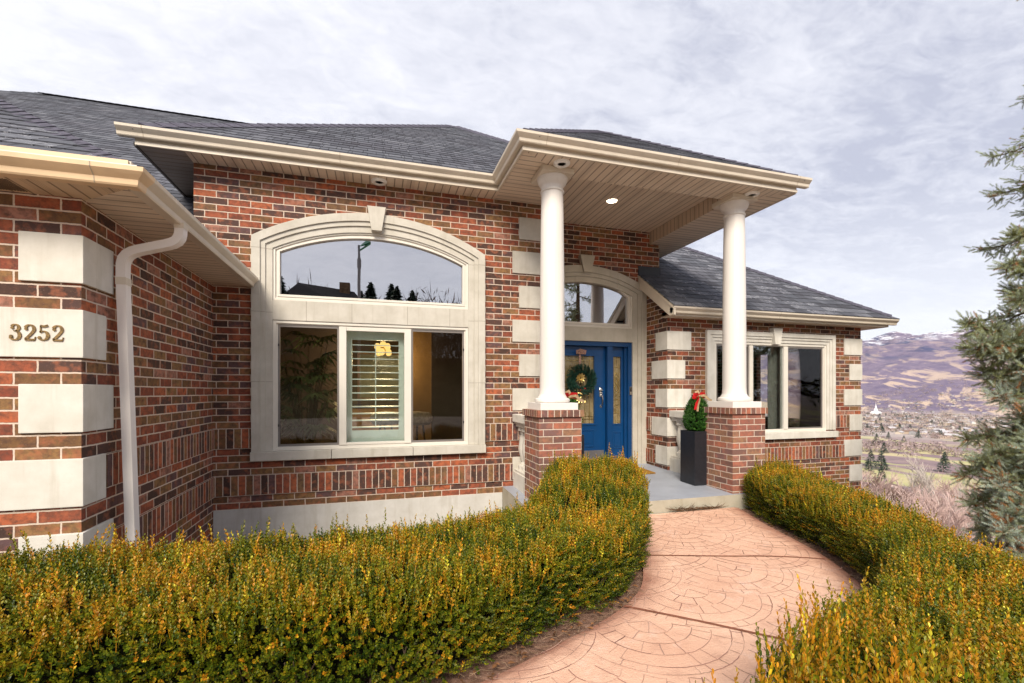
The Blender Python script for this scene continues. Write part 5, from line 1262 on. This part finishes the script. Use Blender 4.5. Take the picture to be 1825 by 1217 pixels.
# ------------------------------------------------------------------ bare trees below the garden
def bare_tree(x, y, z, H, name, label, m, seed, group, cat='tree', spread=.55, depth=5, kids=3, rmin=.010):
    rnd = random.Random(seed); t_ = empty(name, (x, y, z), label, cat, group); tk = MB(); br = MB(); tips = [0]
    def grow(p, d, l, r_, lv):
        q = p+d*l*.5+Vector((rnd.gauss(0, .03*l), rnd.gauss(0, .03*l), 0)); e_ = p+d*l+Vector((rnd.gauss(0, .05*l), rnd.gauss(0, .05*l), .02*l))
        (tk if lv == 0 else br).tube([p, q, e_], [r_, r_*.8, r_*.6], 6 if lv < 2 else 3)
        if lv >= depth: return
        for k in range(kids+(2 if lv >= 1 else 1)+(1 if lv > 2 else 0)):
            f_ = rnd.uniform(.35, 1.0); b = p.lerp(e_, f_); a = rnd.uniform(0, 2*pi); sp_r = spread*rnd.uniform(.6, 1.3)
            dd = (d+Vector((cos(a)*sp_r, sin(a)*sp_r, .12))).normalized(); grow(b, dd, l*rnd.uniform(.55, .78), max(rmin, r_*.5), lv+1)
    grow(Vector((x, y, z)), Vector((rnd.uniform(-.05, .05), rnd.uniform(-.05, .05), 1)).normalized(), H*.36, H*.014, 0)
    tk.build('trunk', m, t_); b = br.build('branches', m, t_); return t_
pink = plain('pink_grey_twigs', (.62, .46, .42), .85, .1, var=.2, scale=2); birch_m = plain('pale_birch_bark', (.62, .55, .50), .8, .2, var=.2, scale=3); brown_t = plain('brown_twigs', (.24, .16, .13), .9, .1, var=.2)
for i, (u, D, H, mm_, nm, lb, vt) in enumerate([
    (1642, 24, 8.6, birch_m, 'birch_tree', 'leafless white birch standing above the pink thicket, left of the spruce', 775), (1600, 27, 7.6, pink, 'bare_tree', None, 800), (1660, 20, 5.6, pink, 'bare_tree', None, 835), (1690, 26, 7.5, pink, 'bare_tree', None, 815),
    (1560, 30, 7.8, pink, 'bare_tree', None, 830), (1625, 19, 4.6, pink, 'bare_tree', None, 850), (1585, 22, 5.2, brown_t, 'bare_tree', None, 845), (1675, 17, 4.0, pink, 'bare_tree', None, 868), (1720, 24, 6.4, pink, 'bare_tree', None, 835), (1640, 16, 3.6, pink, 'bare_tree', None, 880), (1605, 17, 3.6, pink, 'bare_tree', None, 872), (1700, 17, 4.0, pink, 'bare_tree', None, 870), (1770, 24, 7.0, pink, 'bare_tree', None, 820)]):
    p = PX(u, vt-26, D); H_ = H*1.0; g_ = gz(p.x, p.y); z_ = max(g_-.3, p.z-H_*1.0) if False else p.z-H_*.95
    z_ = min(z_, g_+.0) if z_ > g_ else z_
    H_ = (p.z-z_)/.95 if z_ != p.z-H_*.95 else H_
    lab = lb or {0: 'leafless brownish tree rising low beside the house corner, below the garden'}.get(0 if mm_ is brown_t else 9, 'leafless pinkish tree in the thicket below the garden')
    bare_tree(p.x, p.y, z_, H_, nm, lab, mm_, 40+i, 'bare trees below the garden' , spread=.5 if mm_ is birch_m else .62, depth=5 if i < 9 else 4, kids=2)

# ------------------------------------------------------------------ the valley
def conifer_mesh(name, h, r_, n, mat, seed):
    rg = np.random.default_rng(seed); t = rg.random(n)**.7; zz_ = h*(.08+.92*(1-t)); tier = (np.floor((1-t)*14)+.5)/14; rad = r_*t*(.55+.45*rg.random(n))*(1+.25*np.sin((1-t)*14*2*pi)); th = rg.uniform(0, 2*pi, n)
    c_ = np.stack([rad*np.cos(th), rad*np.sin(th), zz_], 1); s_ = h*(.05 if n < 1000 else .032)*(0.6+rg.random(n)); out_ = np.stack([np.cos(th), np.sin(th), -.35*np.ones(n)], 1); sd_ = np.stack([-np.sin(th), np.cos(th), rg.normal(0, .3, n)], 1)
    V = np.stack([c_-out_*s_[:, None]*.7, c_+sd_*s_[:, None]*.45, c_+out_*s_[:, None], c_-sd_*s_[:, None]*.45], 1).reshape(-1, 3); F = np.arange(4*n).reshape(-1, 4)
    h_ = np.repeat(rg.random(n), 4); v_ = np.repeat(rg.random(n), 4)
    me = raw_mesh(name, V, F, mat, None, {'hue': h_, 'val': v_}); return me
conf_m = leaf_mat('far_conifer', [(0, (.022, .038, .026)), (1, (.07, .10, .065))], .7, .05)
def tree_pair(name, h, r_, n, mat, seed, label, cat, group, loc):
    t_ = empty(name, (0, 0, 0), label, cat, group); c_ = conifer_mesh('crown', h, r_, n, mat, seed); c_.parent = t_
    MB().tube([(0, 0, -1), (0, 0, h*.9)], [h*.022, h*.004], 6).build('trunk', bark_m, t_); t_.location = loc; return t_
rv = random.Random(5)
# evergreens on the valley floor
protos = None; confs = []
for i in range(105):
    if i < 14: D = rv.uniform(260, 900); u = rv.uniform(1538, 1690)
    else: D = 1000+2300*rv.random()**.9; u = rv.uniform(1530, 1800)
    if i in (0, 1): u, D = (1545, 330), (1575, 330), 
    if i == 0: u, D = 1552, 420
    if i == 1: u, D = 1576, 400
    p = PX(u, 700, D); z_ = gz(p.x, p.y)-.5; sc = rv.uniform(.7, 1.25)*(1 if D < 900 else 1.25)
    if protos is None:
        protos = tree_pair('evergreen_tree', 14, 4.2, 420, conf_m, 3, 'small dark evergreen dotted over the valley floor', 'tree', 'evergreens scattered over the valley', (p.x, p.y, z_)); t_ = protos
    else: t_ = copy_tree(protos); t_.location = (p.x, p.y, z_)
    t_.scale = (sc*1.2, sc*1.2, sc); t_.rotation_euler = (0, 0, rv.uniform(0, 6))
# houses of the far town
wall_ms = [plain('far_wall_'+n_, c_, .8, .2) for n_, c_ in (('white', (.72, .70, .68)), ('tan', (.48, .38, .30)), ('grey', (.38, .37, .38)), ('cream', (.62, .54, .44)))]
roof_ms = [plain('far_roof_'+n_, c_, .9, .1) for n_, c_ in (('dark', (.16, .14, .15)), ('light', (.50, .48, .50)), ('brown', (.22, .15, .12)))]
win_m = plain('far_window', (.04, .045, .055), .3, .5)
def far_house(a, b, h, rf, wm_, rm_):
    mb = MB(); mb.add([(-a, -b, -4), (a, -b, -4), (a, b, -4), (-a, b, -4), (-a, -b, h), (a, -b, h), (a, b, h), (-a, b, h), (-a, 0, h+rf), (a, 0, h+rf)],
        [(0, 1, 5, 4), (2, 3, 7, 6), (1, 2, 6, 9, 5), (3, 0, 4, 8, 7)]); k = .8
    mb.add([(-a-k, -b-k, h-.25), (a+k, -b-k, h-.25), (a+k, 0, h+rf+.15), (-a-k, 0, h+rf+.15), (-a-k, b+k, h-.25), (a+k, b+k, h-.25)], [(0, 1, 2, 3), (3, 2, 5, 4)], m=1)
    for x in (-.6, -.1, .45): mb.box(a*x, a*x+1.6, -b-.05, -b, 1, 2.5, m=2)
    return mb.build('valley_house', [wm_, rm_, win_m])
hp = []
for k in range(8):
    o = far_house(rv.uniform(7, 12), rv.uniform(4.5, 7), rv.uniform(3.2, 6), rv.uniform(2, 3.2), wall_ms[k % 4], roof_ms[k % 3]); tag(o, 'small pale house with pitched roof in the far valley town', 'house', 'houses of the valley town'); hp.append(o)
for i in range(230):
    o = hp[i] if i < 8 else hp[rv.randrange(8)].copy()
    if i >= 8: col.objects.link(o)
    D = 1100+2500*rv.random(); u = rv.uniform(1528, 1805) if i < 200 else rv.uniform(1600, 1800)
    if i > 205: D = rv.uniform(900, 1200)
    p = PX(u, 700, D); o.location = (p.x, p.y, gz(p.x, p.y)+.3); o.rotation_euler = (0, 0, rv.uniform(0, 3.1)); o.scale = (1.15,)*3
# white church-like temple with a spire
p = PX(1561, 700, 2900); tz = gz(p.x, p.y); tp = empty('white_temple', (p.x, p.y, tz), 'bright white building with one tall pointed spire at the foot of the mountain', 'temple', rz=R(-50))
tw = plain('white_marble', (.90, .90, .88), .6, .3, var=.01)
b = MB().box(-34, 34, -18, 18, -5, 17); b.box(-27, 27, -15, 15, 17, 24); q = b.build('hall', tw); q.parent = tp
for x in (-30, -20, -10, 0, 10, 20, 30):
    q = MB().box(x-1.6, x+1.6, -18.6, -18, 2, 14).build('window', plain('temple_window', (.35, .38, .45), .4, .4)); q.parent = tp
b = MB().box(-12, 12, -12, 12, 24, 38); b.box(-8, 8, -8, 8, 38, 50); b.lathe([(6.5, 50), (5.5, 58), (2.2, 72), (.2, 94)], 8); q = b.build('spire', tw); q.parent = tp
for ch in tp.children: ch.location = (0, 0, 0)
tp.scale = (.85, .85, .78)
# leafless woods and scrub of the valley: uncountable
n = 3600; rg = np.random.default_rng(4); D = np.where(rg.random(n) < .35, rg.uniform(180, 1000, n), 1000+2900*rg.random(n)); u = rg.uniform(1515, 1850, n); a_ = (u-912.5)/820*D
X = D*sin(YAW)+a_*cos(YAW); Y = D*cos(YAW)-a_*sin(YAW); keep = ((fbm(X/90, Y/90, 21, 3) > .46) | (D > 1150)) & ((fbm(X/60, Y/60, 31, 3) > .40)); X, Y, D = X[keep], Y[keep], D[keep]; Z = ground_z(X, Y); n = len(X); K = 26
sz = np.interp(D, [180, 1000, 3500], [3.6, 6, 9])*(.6+.8*rg.random(n))
c_ = np.stack([X, Y, Z], 1)[:, None, :]+rg.normal(0, 1, (n, K, 3))*np.stack([sz*.8, sz*.8, sz*.42], 1)[:, None, :]+np.array([0, 0, 1.])*sz[:, None, None]*.65
d1 = rg.normal(0, 1, (n, K, 3)); d2 = rg.normal(0, 1, (n, K, 3)); s_ = (sz*.20)[:, None, None]
V = np.stack([c_-d1*s_, c_+d2*s_*.5, c_+d1*s_, c_-d2*s_*.5], 2).reshape(-1, 3); F = np.arange(n*K*4).reshape(-1, 4)
hu = np.repeat(np.clip(rg.random(n)[:, None]+rg.normal(0, .1, (n, K)), 0, 1).ravel(), 4); va = np.repeat(rg.random(n*K), 4)
o = raw_mesh('valley_woods', V, F, leaf_mat('bare_woods', [(0, (.24, .18, .18)), (.6, (.44, .34, .33)), (.85, (.32, .26, .20)), (1, (.12, .13, .09))], .9, .1), None, {'hue': hu, 'val': va}); tag(o, 'mauve-brown leafless woods and scrub filling the valley floor', 'woods', kind='stuff')

# ------------------------------------------------------------------ across the street (seen mirrored in the window glass)
rs = random.Random(9)
def mirror_at(u, dist):       # direction seen at pixel column u after reflection in the facade
    a = (u-912.5)/820; return ((sin(YAW)+a*cos(YAW))*dist, 2*HF-(cos(YAW)-a*sin(YAW))*dist)
for i, (u, dist, h, lb) in enumerate([(499, 44, 11.3, 'tall dark spruce mirrored at the left edge of the arched window'), (619, 48, 11.0, 'slim dark spruce mirrored left of the lamp post in the arched window'), (661, 50, 12.0, 'broad dark spruce mirrored right of the lamp post in the arched window'), (697, 56, 13.3, 'left one of the twin spruces mirrored in the arched window'), (707, 52, 12.1, 'right one of the twin spruces mirrored in the arched window'), (735, 54, 12.0, 'short spruce mirrored near the right end of the arched window'), (644, 60, 13.3, 'small spruce mirrored behind the lamp post in the arched window')]):
    x, y = mirror_at(u, dist); z_ = gz(x, y); tree_pair('spruce_tree', h-z_+0.0 if h-z_ > 5 else 6, 2.7, 3000, conf_m, 60+i, lb, 'tree', 'spruces across the street', (x, y, z_-.1))
for i, u in enumerate((519, 524, 527)):
    x, y = mirror_at(u, 52); bare_tree(x, y, gz(x, y), 11.2+i*.5-gz(x, y)+1, 'poplar_tree', 'thin upright leafless poplar mirrored beside the roof in the arched window', brown_t, 90+i, 'poplars across the street', spread=.16, depth=4, kids=2, rmin=.035)
for i, u in enumerate((640, 680, 720, 760, 600, 650, 735, 512, 535, 625, 668, 690, 750, 775)):
    x, y = mirror_at(u, 58+i); bare_tree(x, y, gz(x, y), 7.2, 'bare_shrub_tree', 'low leafless tree across the street, mirrored in the arched window', brown_t, 190+i, 'bare trees across the street', spread=.7, depth=4, kids=2, rmin=.03)
rg = np.random.default_rng(14); n = 520; X = rg.uniform(-34, 24, n); Y = rg.uniform(-50, -44, n)+.05*X; Z = ground_z(X, Y); K = 30
sz = rg.uniform(1.1, 2.2, n); hh_ = rg.random(n)*(5.4+2.4*fbm(X/5, Y/5, 3, 3))
c_ = np.stack([X, Y, Z+hh_], 1)[:, None, :]+rg.normal(0, 1, (n, K, 3))*np.stack([sz*.5, sz*.5, sz*.55], 1)[:, None, :]
d1 = rg.normal(0, 1, (n, K, 3)); d1[..., 2] = np.abs(d1[..., 2])*2.2; d2 = rg.normal(0, 1, (n, K, 3)); s_ = (sz*.16)[:, None, None]
V = np.stack([c_-d1*s_, c_+d2*s_*.16, c_+d1*s_, c_-d2*s_*.16], 2).reshape(-1, 3); F = np.arange(n*K*4).reshape(-1, 4)
hu = np.repeat(rg.random(n*K), 4)
o = raw_mesh('street_woods', V, F, leaf_mat('street_scrub', [(0, (.07, .05, .045)), (1, (.17, .125, .11))], .9, .05), None, {'hue': hu, 'val': hu}); tag(o, 'brown leafless scrub across the street, mirrored low in the arched window', 'woods', kind='stuff')
x, y = mirror_at(575, 46); z_ = gz(x, y); nb_ = empty('neighbour_house', (x, y, z_), 'brown brick house with dark roof and chimney across the street, mirrored in the window', 'house')
bwall = plain('brown_brick_far', (.16, .10, .06), .9, .1, var=.3, scale=3); broof = plain('dark_roof_far', (.05, .045, .045), .9, .1, var=.2)
H0 = 3.2; q = MB().box(-5.5, 5.5, -4, 4, -1, H0); 
q_ = q.build('wall', bwall, nb_); q_.data.transform(Matrix.Translation(Vector(nb_.location)))
zrf = 10.9-z_
b = MB().add([(-6.3, -5, H0-.2), (6.3, -5, H0-.2), (6.3, 5, H0-.2), (-6.3, 5, H0-.2), (-2.2, 0, zrf), (3.0, 0, zrf-.7)], [(0, 1, 5, 4), (1, 2, 5), (2, 3, 4, 5), (3, 0, 4)]); q_ = b.build('roof', broof, nb_); q_.data.transform(Matrix.Translation(Vector(nb_.location)))
q2 = MB().box(1.6, 2.6, -.5, .5, zrf-1.6, zrf+.15).build('chimney', bwall, q_); q2.data.transform(Matrix.Translation(Vector(nb_.location)))
for dx_ in (-3.5, 0.5, 3.2):
    q2 = MB().box(dx_, dx_+1.4, 4.0, 4.06, .9, 2.3).build('window', win_m, nb_); q2.data.transform(Matrix.Translation(Vector(nb_.location)))
x, y = mirror_at(640, 17.2); lamp = empty('street_lamp', (x, y, -1.42), 'grey street lamp post with green lantern, mirrored in the middle of the arched window', 'street lamp')
MB().lathe([(.10, -1.42), (.10, -.9), (.065, -.8), (.055, 4.6), (.075, 4.7), (.075, 4.95), (.045, 5.05), (.04, 5.5), (0, 5.5)], 14, (x, y, 0)).build('post', plain('lamp_post', (.22, .21, .21), .5, .4), lamp, smooth=40)
MB().add([(x, y-.02, 5.45), (x+.42, y-.16, 5.62), (x+.42, y+.16, 5.62), (x+.02, y+.12, 5.30), (x+.02, y-.12, 5.30), (x+.3, y, 5.75)], [(0, 1, 5), (1, 2, 5), (2, 0, 5), (3, 4, 1, 2)]).build('lantern', plain('green_lantern', (.03, .20, .12), .4, .5), lamp)

# ------------------------------------------------------------------ inside, behind the three-part window
wood = plain('honey_wood', (.36, .19, .06), .45, .4, var=.2, scale=8); darkw = plain('dark_wood', (.05, .03, .02), .5, .4)
x, y = -.82, 5.98; pot = empty('potted_palm', (x, y, -1.1), 'potted lady palm indoors behind the left window pane', 'plant')
MB().lathe([(0, -1.1), (.17, -1.1), (.22, -.75), (.235, -.72), (.20, -.72), (0, -.74)], 24, (x, y, 0)).build('pot', darkw, pot, smooth=40)
pm_ = MB(); st_ = MB()
for k in range(64):
    a = rs.uniform(0, 6.28); hh = rs.uniform(.25, 1.45); r_ = rs.uniform(.06, .38); base = Vector((x+.06*cos(a), y+.06*sin(a), -.74)); tip = Vector((x+r_*cos(a), y+r_*sin(a)*.8, -.74+hh))
    st_.tube([base, base.lerp(tip, .5)+Vector((0, 0, .08)), tip], [.008, .006, .003], 4)
    fd = (Vector((cos(a), sin(a), .3)))
    for j in range(9):
        b_ = -1.25+2.5*j/8; dd = Vector((cos(a+b_), sin(a+b_), .25-.3*abs(b_))).normalized(); l = rs.uniform(.20, .30); s_ = dd.cross(Vector((0, 0, 1))).normalized()*.023
        pm_.add([tip, tip+dd*l*.45+s_+Vector((0, 0, .02)), tip+dd*l+Vector((0, 0, -.07)), tip+dd*l*.45-s_+Vector((0, 0, .02))], [(0, 1, 2, 3)])
pm_.build('fronds', plain('palm_leaf', (.16, .27, .11), .4, .5, var=.3, scale=8), pot); st_.build('stems', plain('palm_stem', (.09, .07, .03), .8, .2), pot)
cl = empty('chandelier', (.10, 7.2, 2.05), 'lit chandelier with round cream glass shades seen through the open shutters', 'chandelier')
MB().tube([(.10, 7.2, 2.05), (.10, 7.2, .70)], .008, 6).lathe([(0, .56), (.05, .58), (.03, .66), (.015, .72), (0, .72)], 16, (.10, 7.2, 0)).build('stem', brass, cl, smooth=40)
gl_m = emit('lit_glass', (1, .60, .18), 1.0)
for k in range(6):
    a = 2*pi*k/6+.3; px_, py_ = .10+.085*cos(a), 7.2+.095*sin(a); MB().lathe([(0, -.06), (.03, -.05), (.046, -.02), (.042, .02), (.022, .045), (0, .048)], 16, (px_, py_, .62+(.06 if k % 2 else -.02))).build('shade', gl_m, cl, smooth=60)
MB().lathe([(0, -.055), (.035, -.045), (.048, -.01), (.035, .03), (0, .04)], 16, (.10, 7.2, .72)).build('shade', gl_m, cl, smooth=60)
il = bpy.data.lights.new('chandelier_light', 'POINT'); ilo = bpy.data.objects.new('chandelier_light', il); col.objects.link(ilo); ilo.location = (.10, 6.95, .45); il.energy = 45; il.color = (1, .72, .38); il.shadow_soft_size = .15
pc = empty('framed_picture', (-.05, 9.19, .35), 'framed pale picture of a bird on the far wall behind the shutters', 'picture')
MB().ring(PY(9.17), rect(-.34, .62, -.15, .75), rect(-.30, .58, -.11, .71), 0, .03).build('frame', wood, pc); MB().box(-.30, .58, 9.18, 9.20, -.11, .71).build('print', plain('pale_print', (.50, .50, .36), .7, .2, var=.3, scale=3), pc)
bn = empty('sideboard', (0, 8.6, -1.1), 'long honey-wood sideboard against the far wall behind the shutters', 'sideboard')
MB().box(-1.3, .95, 8.5, 9.1, -1.1, -.28).build('body', wood, bn); MB().box(-1.34, .98, 8.46, 9.14, -.28, -.23).build('top', darkw, bn)
for k in range(3): MB().box(-1.26+k*.73, -.60+k*.73, 8.485, 8.5, -.62-.0, -.34).build('drawer', wood, bn)
fur = plain('pale_fleece', (.50, .46, .36), .95, .05, var=.2, scale=30, bs=.8, bscale=60)
for x, y, lb in ((.12, 6.35, 'round fleece-topped stool behind the open shutters'), (.52, 6.15, 'round fleece-topped stool behind the right window pane')):
    s_ = empty('stool', (x, y, -1.1), lb, 'stool', 'fleece stools inside the window')
    MB().lathe([(0, -.44), (.16, -.43), (.20, -.38), (.20, -.33), (.15, -.27), (0, -.255)], 22, (x, y, 0)).build('seat', fur, s_, smooth=60)
    for k in range(3):
        a = 2*pi*k/3+.4; MB().tube([(x+.08*cos(a), y+.08*sin(a), -.42), (x+.16*cos(a), y+.16*sin(a), -1.1)], [.016, .010], 6).build('leg', darkw, s_)
mb = MB().box(-1.5, 1.6, 5.9, 7.6, -1.099, -1.093); tag(mb.build('rug', plain('dark_rug', (.10, .07, .05), .95, .05, var=.3, scale=5)), 'dark rug on the floor inside the big window', 'rug')

# ------------------------------------------------------------------ air
M = Mat('haze'); vp = M.n('ShaderNodeVolumePrincipled'); vp.inputs['Color'].default_value = (.86, .90, 1, 1); vp.inputs['Density'].default_value = 1.9e-5; vp.inputs['Anisotropy'].default_value = .2
M.l(vp.outputs[0], M.out.inputs[1]); hm = M.m
zmin = float(GZ.min())-1.5; zmax = float(GZ.max())+30
hb = MB().box(-14500, 14500, -14500, 14500, zmin, zmax).build('haze', hm); tag(hb, 'thin bluish air in front of the far mountain', 'haze', kind='stuff')
